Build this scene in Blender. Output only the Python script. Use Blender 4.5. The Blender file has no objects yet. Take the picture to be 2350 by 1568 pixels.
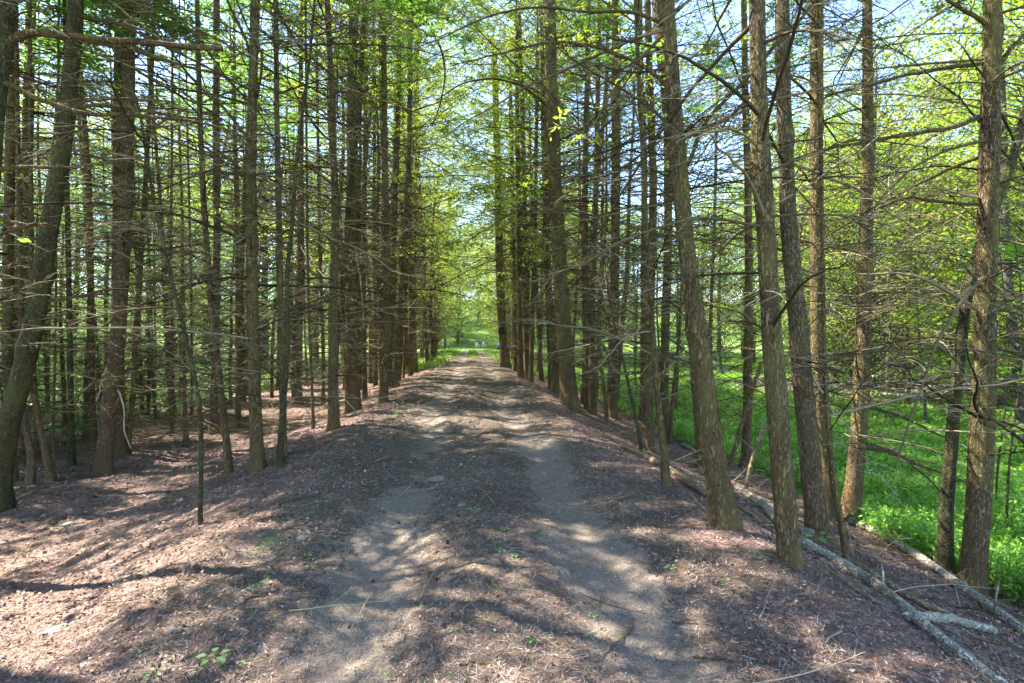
import bpy, math
import numpy as np
sc = bpy.context.scene
COL = sc.collection
rad = math.radians
# ------------------------------------------------------------------ camera
YAW, PITCH, FP = rad(4.48), rad(-0.29), 1175.0       # FP: focal length in px of a 2350 px wide picture
CAM = np.array([0.0, 0.0, 1.6])
cd = bpy.data.cameras.new('camera'); cam = bpy.data.objects.new('camera', cd); COL.objects.link(cam)
cd.sensor_width = 36; cd.lens = 18; cd.clip_start = 0.05; cd.clip_end = 3000
cam.location = CAM; cam.rotation_euler = (rad(90) + PITCH, 0, -YAW); sc.camera = cam
# ------------------------------------------------------------------ light
SUN_AZ = (-0.90, 0.436); SUN_EL = 55
w = bpy.data.worlds.new('World'); sc.world = w; w.use_nodes = True
nt = w.node_tree; bg = nt.nodes['Background']; sky = nt.nodes.new('ShaderNodeTexSky')
sky.sky_type = 'NISHITA'; sky.sun_disc = False; sky.sun_elevation = rad(SUN_EL)
sky.sun_rotation = math.atan2(SUN_AZ[0], SUN_AZ[1]) % (2*math.pi)
sky.ozone_density = 2.2; sky.air_density = 1.0; sky.dust_density = 0.4
nt.links.new(sky.outputs[0], bg.inputs[0]); bg.inputs[1].default_value = 0.125
sl = bpy.data.lights.new('sun', 'SUN'); sl.energy = 5.0; sl.angle = rad(0.53); sl.color = (1.0, 0.93, 0.80)
so = bpy.data.objects.new('sun', sl); COL.objects.link(so)
from mathutils import Vector
_e = rad(SUN_EL)
so.rotation_euler = Vector((SUN_AZ[0]*math.cos(_e), SUN_AZ[1]*math.cos(_e), math.sin(_e))).to_track_quat('Z', 'Y').to_euler()
so.location = (-20, 8, 30)
sc.view_settings.view_transform = 'Standard'; sc.view_settings.look = 'None'
sc.view_settings.exposure = 2.65; sc.view_settings.gamma = 1
sc.render.engine = 'CYCLES'
cy = sc.cycles
cy.max_bounces = 7; cy.diffuse_bounces = 4; cy.glossy_bounces = 2; cy.transmission_bounces = 5; cy.transparent_max_bounces = 4
cy.use_denoising = True; cy.denoiser = 'OPENIMAGEDENOISE'; cy.caustics_reflective = False; cy.caustics_refractive = False
cy.sample_clamp_indirect = 6
try: cy.use_adaptive_sampling = True; cy.adaptive_threshold = 0.02
except Exception: pass

# ------------------------------------------------------------------ numeric helpers
rng = np.random.default_rng(7)
def _hash(i, j, s):
    n = (i.astype(np.int64)*374761393 + j.astype(np.int64)*668265263 + s*974711) & 0x7fffffff
    n = ((n ^ (n >> 13))*1274126177) & 0x7fffffff
    return ((n ^ (n >> 16)) & 0xffff)/65535.0
def vnoise(x, y, s=0):
    xi = np.floor(x); yi = np.floor(y); fx = x-xi; fy = y-yi
    fx = fx*fx*(3-2*fx); fy = fy*fy*(3-2*fy)
    a = _hash(xi, yi, s); b = _hash(xi+1, yi, s); c = _hash(xi, yi+1, s); d = _hash(xi+1, yi+1, s)
    return (a*(1-fx)+b*fx)*(1-fy)+(c*(1-fx)+d*fx)*fy - 0.5
def fbm(x, y, o=4, s=0):
    r = 0; a = 1.0
    for k in range(o):
        r = r + a*vnoise(x*2**k, y*2**k, s+k*17); a *= 0.5
    return r
def sstep(a, b, x):
    t = np.clip((x-a)/(b-a), 0, 1); return t*t*(3-2*t)
XR = [-60, -30, -19, -14, -9, -6.5, -5, -4, -3.2, -2.6, -2.1, -1.8, 1.9, 2.3, 2.7, 3.2, 4.0, 5.2, 6.6, 8, 11, 20, 40, 70]
ZR = [9, 1.6, -.6, -.9, -.88, -.82, -.7, -.52, -.32, -.14, -.03, 0, 0, -.08, -.25, -.45, -.8, -1.15, -1.38, -1.5, -1.6, -1.7, -0.6, 7]
def rut(x, y):
    m = 0.10*np.sin(y*0.35)+0.05*np.sin(y*0.9+1)
    c = 0.0
    l = np.exp(-((x+0.72-m)/0.30)**2); r = np.exp(-((x-0.88-m)/0.30)**2)
    return l, r
def hgt(x, y):
    x = np.asarray(x, float); y = np.asarray(y, float)
    xw = x + 0.35*vnoise(y*0.35, x*0+3.3, 5)*2*sstep(1.2, 2.5, np.abs(x))
    z = np.interp(xw, XR, ZR)
    f = 1-sstep(42, 70, y)
    z = z*f + (1-f)*(-0.10 - 0.25*sstep(1.8, 6, np.abs(x)))
    z = z + 16*sstep(104, 190, y)
    l, r = rut(x, y)
    fr = 1-sstep(60, 75, y)
    z = z + fr*(-0.055*l - 0.055*r + 0.02*np.exp(-((x-.1)/0.35)**2))
    z = z + 0.05*fbm(x*0.9, y*0.9, 3, 11)*2*f + 0.10*vnoise(x*0.25, y*0.25, 23)*sstep(2, 4, np.abs(x))
    return z
def hfine(x, y):
    a = 1-0.75*np.clip(sum(rut(x, y)), 0, 1)
    return hgt(x, y) + a*(0.035*fbm(x*6, y*6, 3, 31) + 0.012*fbm(x*28, y*28, 2, 41))
def h1(x, y): return float(hgt(np.array([x]), np.array([y]))[0])
_f = np.array([math.sin(YAW)*math.cos(PITCH), math.cos(YAW)*math.cos(PITCH), math.sin(PITCH)])
_r = np.array([math.cos(YAW), -math.sin(YAW), 0.0]); _u = np.cross(_r, _f)
def ray(px, py): return _f + _r*((px-1175)/FP) + _u*((784-py)/FP)
def at_depth(px, py, D): return CAM + D*ray(px, py)          # real place seen at that pixel, D metres ahead
def on_ground(px, py):
    d = ray(px, py); t = np.linspace(1.2, 160, 9000); p = CAM + t[:, None]*d
    b = p[:, 2] - hgt(p[:, 0], p[:, 1]); k = np.argmax(b < 0)
    if b[k] >= 0: k = len(t)-1
    return p[k], t[k]
def norm(v): return v/np.maximum(np.linalg.norm(v, axis=-1, keepdims=True), 1e-9)

# ------------------------------------------------------------------ mesh helpers
class G:
    """collects quads; build() links them as one mesh object"""
    def __init__(s): s.v = []; s.f = []; s.t = []; s.n = 0
    def add(s, v, f, t=None):
        v = v.reshape(-1, 3); s.v.append(v); s.f.append(f.reshape(-1, 4)+s.n)
        s.t.append(np.zeros(len(v)) if t is None else np.broadcast_to(t, (len(v),)) if np.ndim(t) == 0 else t.reshape(-1)); s.n += len(v)
    def mesh(s, name, mat, smooth=True):
        me = bpy.data.meshes.new(name)
        v = np.concatenate(s.v).astype(np.float32); f = np.concatenate(s.f).astype(np.int32)
        me.vertices.add(len(v)); me.vertices.foreach_set('co', v.ravel())
        me.loops.add(f.size); me.loops.foreach_set('vertex_index', f.ravel())
        me.polygons.add(len(f)); me.polygons.foreach_set('loop_start', np.arange(len(f), dtype=np.int32)*4)
        try: me.polygons.foreach_set('loop_total', np.full(len(f), 4, np.int32))
        except Exception: pass
        me.update(calc_edges=True)
        me.polygons.foreach_set('use_smooth', np.full(len(f), smooth, bool))
        a = me.attributes.new('tint', 'FLOAT', 'POINT'); a.data.foreach_set('value', np.concatenate(s.t).astype(np.float32))
        if mat: me.materials.append(mat)
        return me
    def build(s, name, mat, parent=None, smooth=True):
        return link(name, s.mesh(name, mat, smooth), parent)
def link(name, me, parent=None):
    o = bpy.data.objects.new(name, me); COL.objects.link(o)
    if parent: o.parent = parent
    return o
def tag(o, label, cat, group=None, kind=None):
    if label: o['label'] = label
    if cat: o['category'] = cat
    if group: o['group'] = group
    if kind: o['kind'] = kind
    return o
def thing(name, loc, label, cat, group=None):
    o = bpy.data.objects.new(name, None); COL.objects.link(o); o.location = loc; o.empty_display_size = .1
    return tag(o, label, cat, group)
def struct(o): o['kind'] = 'structure'; return o
def tube_arrays(P, R, k, wob=0, seed=0):
    N, S, _ = P.shape
    T = norm(np.gradient(P, axis=1)); m = norm(T.mean(1))
    ref = np.where(np.abs(m[:, 2:3]) > 0.8, np.array([[1., 0, 0]]), np.array([[0, 0, 1.]]))[:, None, :]
    U = norm(np.cross(T, ref)); V = np.cross(T, U)
    a = np.arange(k)*2*np.pi/k
    RR = np.broadcast_to(R[:, :, None], (N, S, k))
    v = P[:, :, None, :] + RR[..., None]*(np.cos(a)[None, None, :, None]*U[:, :, None, :] + np.sin(a)[None, None, :, None]*V[:, :, None, :])
    i = np.arange(N)[:, None, None]*S*k; s = np.arange(S-1)[None, :, None]*k; j = np.arange(k)[None, None, :]; j2 = (j+1) % k
    f = np.stack([i+s+j, i+s+j2, i+s+k+j2, i+s+k+j], -1)
    return v, f
def tubes(g, P, R, k=3, tint=None):
    v, f = tube_arrays(P, R, k)
    t = None
    if tint is not None: t = np.repeat(np.asarray(tint), P.shape[1]*k)
    g.add(v, f, t)
def side(axes, n, t0, t1, ang, lens, S, rg, jit=0.05, droop=0.0, vert=0.25, upv=None):
    """side shoots along each axis; lens: f(t, i) -> length"""
    N, SS, _ = axes.shape
    t = t0 + (t1-t0)*(np.arange(n)[None, :] + rg.uniform(0, 0.9, (N, n)))/n
    x = t*(SS-1); i0 = np.clip(x.astype(int), 0, SS-2); fr = (x-i0)[..., None]
    idx = np.arange(N)[:, None]
    p0 = axes[idx, i0]; p1 = axes[idx, i0+1]; p = p0*(1-fr)+p1*fr
    T = norm(p1-p0); up = np.array([0, 0, 1.0])
    sd = norm(np.cross(T, up)+1e-6)*np.where((np.arange(n) % 2)[None, :, None] == 0, 1, -1)
    a = ang*rg.uniform(0.75, 1.2, (N, n, 1))
    d = norm(T*np.cos(a) + sd*np.sin(a) + up*rg.normal(0, vert, (N, n, 1)))
    L = lens(t)*rg.uniform(0.5, 1.25, (N, n))
    s = np.linspace(0, 1, S)[None, None, :, None]
    A = p[:, :, None, :] + d[:, :, None, :]*L[:, :, None, None]*s
    A = A + (rg.normal(0, jit, (N, n, S, 3)).cumsum(2)*L[:, :, None, None])*s
    A[..., 2] += (droop*L[:, :, None]*s[..., 0]**2)
    return A.reshape(-1, S, 3), L.reshape(-1), np.repeat(np.arange(N), n)
def blades(g, axes, n, ln, wd, rg, ang=0.9, t0=0.0, flat=0.25, fold=0.0, tj=1.0):
    """needle tufts / leaflets: diamond quads set alternately along each axis"""
    N, SS, _ = axes.shape
    t = t0 + (1-t0)*(np.arange(n)[None, :] + rg.uniform(0, 0.9, (N, n)))/n
    x = t*(SS-1); i0 = np.clip(x.astype(int), 0, SS-2); fr = (x-i0)[..., None]; idx = np.arange(N)[:, None]
    p0 = axes[idx, i0]; p1 = axes[idx, i0+1]; p = p0*(1-fr)+p1*fr
    T = norm(p1-p0); up = np.array([0, 0, 1.0]); sd = norm(np.cross(T, up)+1e-6)*np.where((np.arange(n) % 2)[None, :, None] == 0, 1, -1)
    d = norm(T*math.cos(ang)+sd*math.sin(ang)+rg.normal(0, flat, (N, n, 3)))
    nrm = norm(up + rg.normal(0, flat*1.6, (N, n, 3))); b = norm(np.cross(d, nrm))
    L = ln*rg.uniform(0.6, 1.3, (N, n, 1)); W = wd*rg.uniform(0.7, 1.3, (N, n, 1))
    m = p + d*L*0.45
    v = np.stack([p, m+b*W*0.5-nrm*fold*W, p+d*L, m-b*W*0.5-nrm*fold*W], 2).reshape(-1, 3)
    f = np.arange(len(v)).reshape(-1, 4)
    g.add(v, f, np.repeat(rg.uniform(0, 1, N*n), 4))
def leaves(g, c, size, rg, tilt=0.5, asp=0.62):
    """free leaves at points c: folded diamond pairs"""
    N = len(c); nrm = norm(np.array([0, 0, 1.0])+rg.normal(0, tilt, (N, 3)))
    d = norm(np.cross(nrm, rg.normal(0, 1, (N, 3)))); b = np.cross(d, nrm)
    L = (size*rg.uniform(0.6, 1.3, N))[:, None]
    v = np.stack([c-d*L*.5, c+b*L*asp*.5-nrm*L*.08, c+d*L*.5-nrm*L*.1, c-b*L*asp*.5-nrm*L*.08], 1).reshape(-1, 3)
    g.add(v, np.arange(4*N).reshape(-1, 4), np.repeat(rg.uniform(0, 1, N), 4))

# ------------------------------------------------------------------ materials
def M(name):
    m = bpy.data.materials.new(name); m.use_nodes = True; t = m.node_tree
    for n in list(t.nodes): t.nodes.remove(n)
    return m, t
def N_(t, ty, **k):
    n = t.nodes.new(ty)
    for a, b in k.items():
        if a.startswith('i_'):
            key = a[2:]; key = int(key) if key.isdigit() else key.replace('_', ' ')
            n.inputs[key].default_value = b
        else: setattr(n, a, b)
    return n
def ramp(t, src, stops):
    r = N_(t, 'ShaderNodeValToRGB'); el = r.color_ramp.elements
    while len(el) < len(stops): el.new(0.5)
    for e, (p, c) in zip(el, stops): e.position = p; e.color = (*c, 1)
    t.links.new(src, r.inputs[0]); return r.outputs[0]
def mixc(t, fac, a, b, mode='MIX'):
    n = N_(t, 'ShaderNodeMix', data_type='RGBA', blend_type=mode)
    for i, s in ((0, fac), (6, a), (7, b)):
        if hasattr(s, 'links'): t.links.new(s, n.inputs[i])
        elif i == 0: n.inputs[0].default_value = s
        else: n.inputs[i].default_value = (*s, 1)
    return n.outputs[2]
def noise(t, vec, scale, detail=4, rough=0.55, dist=0.0):
    n = N_(t, 'ShaderNodeTexNoise'); n.inputs['Scale'].default_value = scale; n.inputs['Detail'].default_value = detail
    n.inputs['Roughness'].default_value = rough; n.inputs['Distortion'].default_value = dist
    if vec: t.links.new(vec, n.inputs['Vector'])
    return n.outputs[0]
def mapping(t, vec, scale):
    m = N_(t, 'ShaderNodeMapping'); m.inputs['Scale'].default_value = scale; t.links.new(vec, m.inputs['Vector']); return m.outputs[0]
def mth(t, op, a, b=0.0):
    n = N_(t, 'ShaderNodeMath', operation=op)
    for i, s in ((0, a), (1, b)):
        if hasattr(s, 'links'): t.links.new(s, n.inputs[i])
        else: n.inputs[i].default_value = s
    return n.outputs[0]
def finish(t, col, rough, bump=None, bstr=0.5, bdist=0.01, spec=0.3):
    b = N_(t, 'ShaderNodeBsdfPrincipled'); o = N_(t, 'ShaderNodeOutputMaterial')
    if hasattr(col, 'links'): t.links.new(col, b.inputs['Base Color'])
    else: b.inputs['Base Color'].default_value = (*col, 1)
    b.inputs['Roughness'].default_value = rough; b.inputs['Specular IOR Level'].default_value = spec
    if bump is not None:
        bp = N_(t, 'ShaderNodeBump'); bp.inputs['Strength'].default_value = bstr; bp.inputs['Distance'].default_value = bdist
        t.links.new(bump, bp.inputs['Height']); t.links.new(bp.outputs[0], b.inputs['Normal'])
    t.links.new(b.outputs[0], o.inputs[0])
def bark(name, dark, light, moss, mossamt=0.5, red=None, vs=(14, 14, 3.2), bdist=0.02, lichen=None):
    m, t = M(name); tc = N_(t, 'ShaderNodeTexCoord').outputs['Object']
    mp = mapping(t, tc, vs); n1 = noise(t, mp, 3.0, 8, 0.65, 0.6)
    vo = N_(t, 'ShaderNodeTexVoronoi', feature='DISTANCE_TO_EDGE'); vo.inputs['Scale'].default_value = 2.6; vo.inputs['Randomness'].default_value = 1
    wv = N_(t, 'ShaderNodeVectorMath', operation='ADD'); nn = N_(t, 'ShaderNodeTexNoise'); nn.inputs['Scale'].default_value = 4; t.links.new(mp, nn.inputs['Vector'])
    t.links.new(mp, wv.inputs[0]); t.links.new(nn.outputs[1], wv.inputs[1]); t.links.new(wv.outputs[0], vo.inputs['Vector'])
    crack = mth(t, 'MINIMUM', mth(t, 'MULTIPLY', vo.outputs[0], 4.0), 1.0)
    c = ramp(t, n1, [(0.3, dark), (0.55, tuple((a+b)/2 for a, b in zip(dark, light))), (0.72, light)])
    c = mixc(t, mth(t, 'SUBTRACT', 1.0, crack), c, tuple(x*0.45 for x in dark))
    n2 = noise(t, mapping(t, tc, (2.2, 2.2, 0.9)), 1.6, 5, 0.65)
    c = mixc(t, mth(t, 'MULTIPLY', ramp(t, n2, [(0.42, (0, 0, 0)), (0.62, (1, 1, 1))]), mossamt), c, moss)
    if red:
        at = N_(t, 'ShaderNodeAttribute', attribute_name='tint'); n3 = noise(t, tc, 5, 4)
        k = mth(t, 'MINIMUM', mth(t, 'MULTIPLY', mth(t, 'MULTIPLY', at.outputs['Fac'], n3), 0.8), 0.6)
        c = mixc(t, k, c, red)
    if lichen:
        n4 = noise(t, tc, 16, 4, 0.7); c = mixc(t, ramp(t, n4, [(0.5, (0, 0, 0)), (0.6, (.9, .9, .9))]), c, lichen)
    hb = mth(t, 'ADD', mth(t, 'MULTIPLY', crack, 0.7), mth(t, 'MULTIPLY', n1, 0.8))
    finish(t, c, 0.9, hb, 1.0, bdist*1.6, 0.15); return m
def leafmat(name, c1, c2, c3, trans, tf=0.45, rough=0.45):
    m, t = M(name); at = N_(t, 'ShaderNodeAttribute', attribute_name='tint').outputs['Fac']
    oi = N_(t, 'ShaderNodeObjectInfo').outputs['Random']
    k = mth(t, 'ADD', mth(t, 'MULTIPLY', at, 0.65), mth(t, 'MULTIPLY', oi, 0.35))
    c = ramp(t, k, [(0.1, c1), (0.5, c2), (0.9, c3)])
    d = N_(t, 'ShaderNodeBsdfPrincipled'); d.inputs['Roughness'].default_value = rough; d.inputs['Specular IOR Level'].default_value = 0.35
    t.links.new(c, d.inputs['Base Color'])
    tr = N_(t, 'ShaderNodeBsdfTranslucent')
    g = mixc(t, 1.0, c, trans, 'MULTIPLY'); t.links.new(g, tr.inputs[0])
    mx = N_(t, 'ShaderNodeMixShader'); mx.inputs[0].default_value = tf; t.links.new(d.outputs[0], mx.inputs[1]); t.links.new(tr.outputs[0], mx.inputs[2])
    o = N_(t, 'ShaderNodeOutputMaterial'); t.links.new(mx.outputs[0], o.inputs[0]); return m
BARK = bark('spruce_bark', (0.095, 0.066, 0.033), (0.42, 0.31, 0.175), (0.22, 0.19, 0.06), 0.7, (0.30, 0.18, 0.10))
BARK_G = bark('smooth_olive_bark', (0.05, 0.045, 0.024), (0.14, 0.12, 0.065), (0.085, 0.09, 0.032), 0.8, None, (9, 9, 5), 0.008)
BARK_R = bark('red_brown_bark', (0.12, 0.085, 0.052), (0.42, 0.31, 0.20), (0.18, 0.16, 0.07), 0.4, (0.36, 0.20, 0.10))
BARK_GREY = bark('grey_bark', (0.10, 0.09, 0.08), (0.30, 0.28, 0.25), (0.12, 0.13, 0.06), 0.3, None, (7, 7, 3), 0.01)
BIRCH = bark('weathered_log_bark', (0.34, 0.30, 0.25), (0.74, 0.69, 0.61), (0.32, 0.31, 0.20), 0.3, None, (5, 5, 5), 0.012, (0.30, 0.28, 0.20))
DEADW = bark('bare_dead_wood', (0.20, 0.13, 0.08), (0.45, 0.34, 0.24), (0.14, 0.13, 0.06), 0.4, None, (6, 6, 6), 0.006)
def twigmat():
    m, t = M('dead_twig'); at = N_(t, 'ShaderNodeAttribute', attribute_name='tint').outputs['Fac']
    c = ramp(t, at, [(0.1, (0.035, 0.026, 0.012)), (0.5, (0.085, 0.064, 0.031)), (0.82, (0.21, 0.17, 0.095)), (0.98, (0.42, 0.35, 0.24))])
    finish(t, c, 0.85, spec=0.15); return m
TWIG = twigmat()
NEEDLE = leafmat('spruce_needles', (0.06, 0.11, 0.03), (0.10, 0.165, 0.04), (0.16, 0.23, 0.05), (1.8, 2.2, 0.9), 0.5)
NEEDLE2 = leafmat('fresh_spruce_needles', (0.085, 0.125, 0.03), (0.15, 0.20, 0.04), (0.24, 0.28, 0.055), (2.1, 2.1, 0.85), 0.55)
HEML = leafmat('hemlock_sprays', (0.11, 0.18, 0.08), (0.17, 0.26, 0.11), (0.25, 0.35, 0.15), (1.5, 1.8, 0.95), 0.45)
LEAF = leafmat('broad_leaves', (0.08, 0.12, 0.03), (0.145, 0.20, 0.04), (0.26, 0.30, 0.065), (2.1, 1.95, 0.9), 0.5)
LEAF2 = leafmat('maple_leaves', (0.07, 0.13, 0.03), (0.12, 0.20, 0.035), (0.19, 0.28, 0.05), (1.9, 1.95, 0.9), 0.5)
GREEN = leafmat('meadow_plants', (0.08, 0.20, 0.035), (0.15, 0.31, 0.05), (0.27, 0.42, 0.075), (1.6, 1.7, 0.9), 0.45)
LAWN = leafmat('verge_grass', (0.12, 0.19, 0.035), (0.18, 0.27, 0.05), (0.26, 0.35, 0.08), (1.5, 1.6, 0.9), 0.4)
SEED = leafmat('seedling_leaf', (0.12, 0.26, 0.08), (0.16, 0.34, 0.09), (0.26, 0.42, 0.12), (1.4, 1.6, 1.0), 0.35)
def litmat(name, stops, tr=0.0):
    m, t = M(name); at = N_(t, 'ShaderNodeAttribute', attribute_name='tint').outputs['Fac']
    finish(t, ramp(t, at, stops), 0.8, spec=0.25); return m
LIT = litmat('needle_litter', [(0.0, (0.06, 0.038, 0.03)), (0.5, (0.145, 0.095, 0.078)), (0.8, (0.25, 0.175, 0.155)), (1.0, (0.46, 0.38, 0.34))])
DLEAF = litmat('dry_leaf', [(0.0, (0.065, 0.04, 0.028)), (0.45, (0.15, 0.092, 0.066)), (0.8, (0.26, 0.17, 0.13)), (0.95, (0.42, 0.31, 0.26)), (1.0, (0.38, 0.15, 0.06))])
PEB = litmat('pebble_stone', [(0.0, (0.14, 0.13, 0.115)), (0.5, (0.24, 0.22, 0.19)), (1.0, (0.40, 0.37, 0.32))])
def groundmat(name, road, st):
    m, t = M(name); tc = N_(t, 'ShaderNodeTexCoord').outputs['Object']
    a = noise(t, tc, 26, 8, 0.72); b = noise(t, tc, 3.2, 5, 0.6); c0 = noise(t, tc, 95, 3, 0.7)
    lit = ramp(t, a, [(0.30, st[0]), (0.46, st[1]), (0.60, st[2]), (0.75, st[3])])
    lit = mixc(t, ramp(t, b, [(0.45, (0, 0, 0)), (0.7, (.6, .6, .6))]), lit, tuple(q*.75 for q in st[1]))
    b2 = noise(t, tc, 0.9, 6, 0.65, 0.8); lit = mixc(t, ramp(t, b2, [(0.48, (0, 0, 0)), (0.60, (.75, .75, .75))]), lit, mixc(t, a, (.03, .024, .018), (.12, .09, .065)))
    at = N_(t, 'ShaderNodeAttribute', attribute_name='tint').outputs['Fac']
    dirt = ramp(t, c0, [(0.3, (0.095, 0.075, 0.055)), (0.5, (0.175, 0.14, 0.112)), (0.7, (0.30, 0.245, 0.205))])
    if road:
        k = mth(t, 'ADD', at, mth(t, 'MULTIPLY', mth(t, 'ADD', mth(t, 'SUBTRACT', a, 0.5), mth(t, 'MULTIPLY', mth(t, 'SUBTRACT', b, 0.5), 1.3)), 1.5))
        k2 = ramp(t, k, [(0.38, (0, 0, 0)), (0.62, (1, 1, 1))])
        col = mixc(t, k2, lit, dirt)
    else: col = lit
    g = N_(t, 'ShaderNodeAttribute', attribute_name='green').outputs['Fac']
    gk = ramp(t, mth(t, 'ADD', g, mth(t, 'MULTIPLY', mth(t, 'SUBTRACT', b, 0.5), 1.2)), [(0.4, (0, 0, 0)), (0.65, (1, 1, 1))])
    gc = ramp(t, a, [(0.3, (0.05, 0.10, 0.02)), (0.7, (0.16, 0.26, 0.05))])
    col = mixc(t, gk, col, gc)
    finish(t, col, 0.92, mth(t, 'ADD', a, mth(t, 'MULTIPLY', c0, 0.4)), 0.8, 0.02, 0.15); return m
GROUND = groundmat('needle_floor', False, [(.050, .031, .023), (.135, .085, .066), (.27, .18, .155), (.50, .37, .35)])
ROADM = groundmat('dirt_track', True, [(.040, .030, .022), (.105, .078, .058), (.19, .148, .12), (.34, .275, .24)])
def plain(name, col, rough=0.6):
    m, t = M(name); tc = N_(t, 'ShaderNodeTexCoord').outputs['Object']; n = noise(t, tc, 9, 4)
    finish(t, mixc(t, n, col, tuple(x*.7 for x in col)), rough); return m

# ------------------------------------------------------------------ the ground, one continuous sheet cut into road / forest floor / meadow / lawn
def axis_pts(a):
    out = [a[0][0]]
    for (x0, x1, s) in a:
        n = max(1, int(round((x1-x0)/s))); out += list(np.linspace(x0, x1, n+1)[1:])
    return np.array(out)
gx = axis_pts([(-500, -60, 40), (-60, -16, 2), (-16, -7, .15), (-7, -4, .05), (-4, 4, .022), (4, 7, .05), (7, 16, .2), (16, 60, 2), (60, 500, 40)])
gy = axis_pts([(-60, -6, 3), (-6, 1.2, .3), (1.2, 4.5, .022), (4.5, 8, .035), (8, 14, .07), (14, 26, .15), (26, 50, .4), (50, 110, 1.5), (110, 900, 40)])
X, Y = np.meshgrid(gx, gy); Z = hfine(X, Y)
V = np.stack([X, Y, Z], -1).reshape(-1, 3); nx = len(gx); ny = len(gy)
I = (np.arange(ny-1)[:, None]*nx + np.arange(nx-1)[None, :])
F = np.stack([I, I+1, I+nx+1, I+nx], -1)
l, r = rut(X, Y); fade = 1-sstep(45, 58, Y)
RUT = (np.maximum(l, r*sstep(9, 6, Y)+r*.75)*(0.68+1.15*fbm(X*1.3, Y*.8, 3, 55)) + 0.10).ravel()
far = sstep(38, 56, Y)
GR = np.maximum(far*(0.15+0.6*sstep(.25, .6, np.abs(np.abs(X-.1)-.8))), sstep(5.6, 7.2, X+0.6*vnoise(Y*.6, X*.6, 3)))
GR = np.maximum(GR, 0.42*np.exp(-((X+1.75+0.2*np.sin(Y))/0.25)**2)*(Y > 4))
GR = np.maximum(GR, (0.20+.08*sstep(8, 20, Y))*np.exp(-((X-.1)/0.25)**2)); GR = np.maximum(GR, sstep(70, 78, Y)*.9)
GR = np.where(Y > 104, .95, GR); GR = np.where((Y > 80) & (Y < 90) & (X < 4), 0, GR)       # pale gravel patch in the clearing
GR = np.maximum(GR, 0.9*sstep(-22, -30, X)); GR = GR.ravel()
RUT = np.where(((Y > 80) & (Y < 90)).ravel(), 1.0, RUT)
cxx = (gx[:-1]+gx[1:])/2; cyy = (gy[:-1]+gy[1:])/2; CX, CY = np.meshgrid(cxx, cyy)
edge = 1.75
isroad = (np.abs(CX) < edge) & (CY > -30) & (CY < 75)
islawn = (CY > 75); ismead = (CX > 6.2) & ~islawn
def sub(name, mask, mat):
    f = F[mask].reshape(-1, 4); u, inv = np.unique(f, return_inverse=True)
    g = G(); g.add(V[u], inv.reshape(-1, 4), RUT[u]); o = g.build(name, mat)
    a = o.data.attributes.new('green', 'FLOAT', 'POINT'); a.data.foreach_set('value', GR[u].astype(np.float32))
    return struct(o)
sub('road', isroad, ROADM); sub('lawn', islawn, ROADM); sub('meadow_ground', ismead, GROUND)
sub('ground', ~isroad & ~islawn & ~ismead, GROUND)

# ------------------------------------------------------------------ trees
def smooth_path(pts, n):
    p = np.array(pts); s = np.r_[0, np.cumsum(np.linalg.norm(np.diff(p, axis=0), axis=1))]
    u = np.linspace(0, s[-1], n); q = np.stack([np.interp(u, s, p[:, k]) for k in range(3)], 1)
    for _ in range(3): q[1:-1] = (q[:-2]+q[1:-1]*2+q[2:])/4
    return q, u
def trunk_geo(path, R, k, rg, flare=0.5, rough=0.05, knots=0):
    """tapered trunk with bark relief, root flare and branch collars"""
    S = len(path); v, f = tube_arrays(path[None], R[None], k)
    zz = np.linspace(0, 1, S); dist = np.r_[0, np.cumsum(np.linalg.norm(np.diff(path, axis=0), axis=1))]
    a = np.arange(k)*2*np.pi/k
    ph = rg.uniform(0, 6, 4)
    A, D = np.meshgrid(a, dist)
    nz = fbm(np.cos(A)*2+10+ph[0]*9, np.sin(A)*2+D*1.5+ph[1]*9, 3, 3)*rough*3
    nz += rough*0.7*fbm(np.cos(A)*9+ph[2]*5, np.sin(A)*9+D*5, 2, 9)
    root = np.exp(-np.maximum(D-.22, 0)/0.22)*flare*(0.45+0.55*np.maximum(0, np.sin(A*rg.integers(3, 5)+ph[3]))**1.0)
    for _ in range(knots):
        kd = rg.uniform(0.1, 0.6)*dist[-1]; ka = rg.uniform(0, 6.28)
        nz += 0.35*np.exp(-(((D-kd)/0.07)**2 + ((np.angle(np.exp(1j*(A-ka))))/0.35)**2))
    sc_ = 1+nz+root
    vv = path[:, None, :] + (v[0]-path[:, None, :])*sc_[..., None]
    g = G(); g.add(vv, f, np.repeat(np.exp(-dist/1.1)*1.2, k)); return g
def branch_axes(rg, pos, rad_, phis, els, lens, S=8, bend=0.0):
    d = np.stack([np.cos(phis)*np.cos(els), np.sin(phis)*np.cos(els), np.sin(els)], -1)
    s = np.linspace(0, 1, S)[None, :, None]
    A = pos[:, None, :] + d[:, None, :]*(lens[:, None, None]*s)
    A = A + rg.normal(0, 0.016, (len(pos), S, 3)).cumsum(1)*lens[:, None, None]*s
    A[..., 2] += (bend*lens)[:, None]*s[..., 0]**2
    return A
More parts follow.
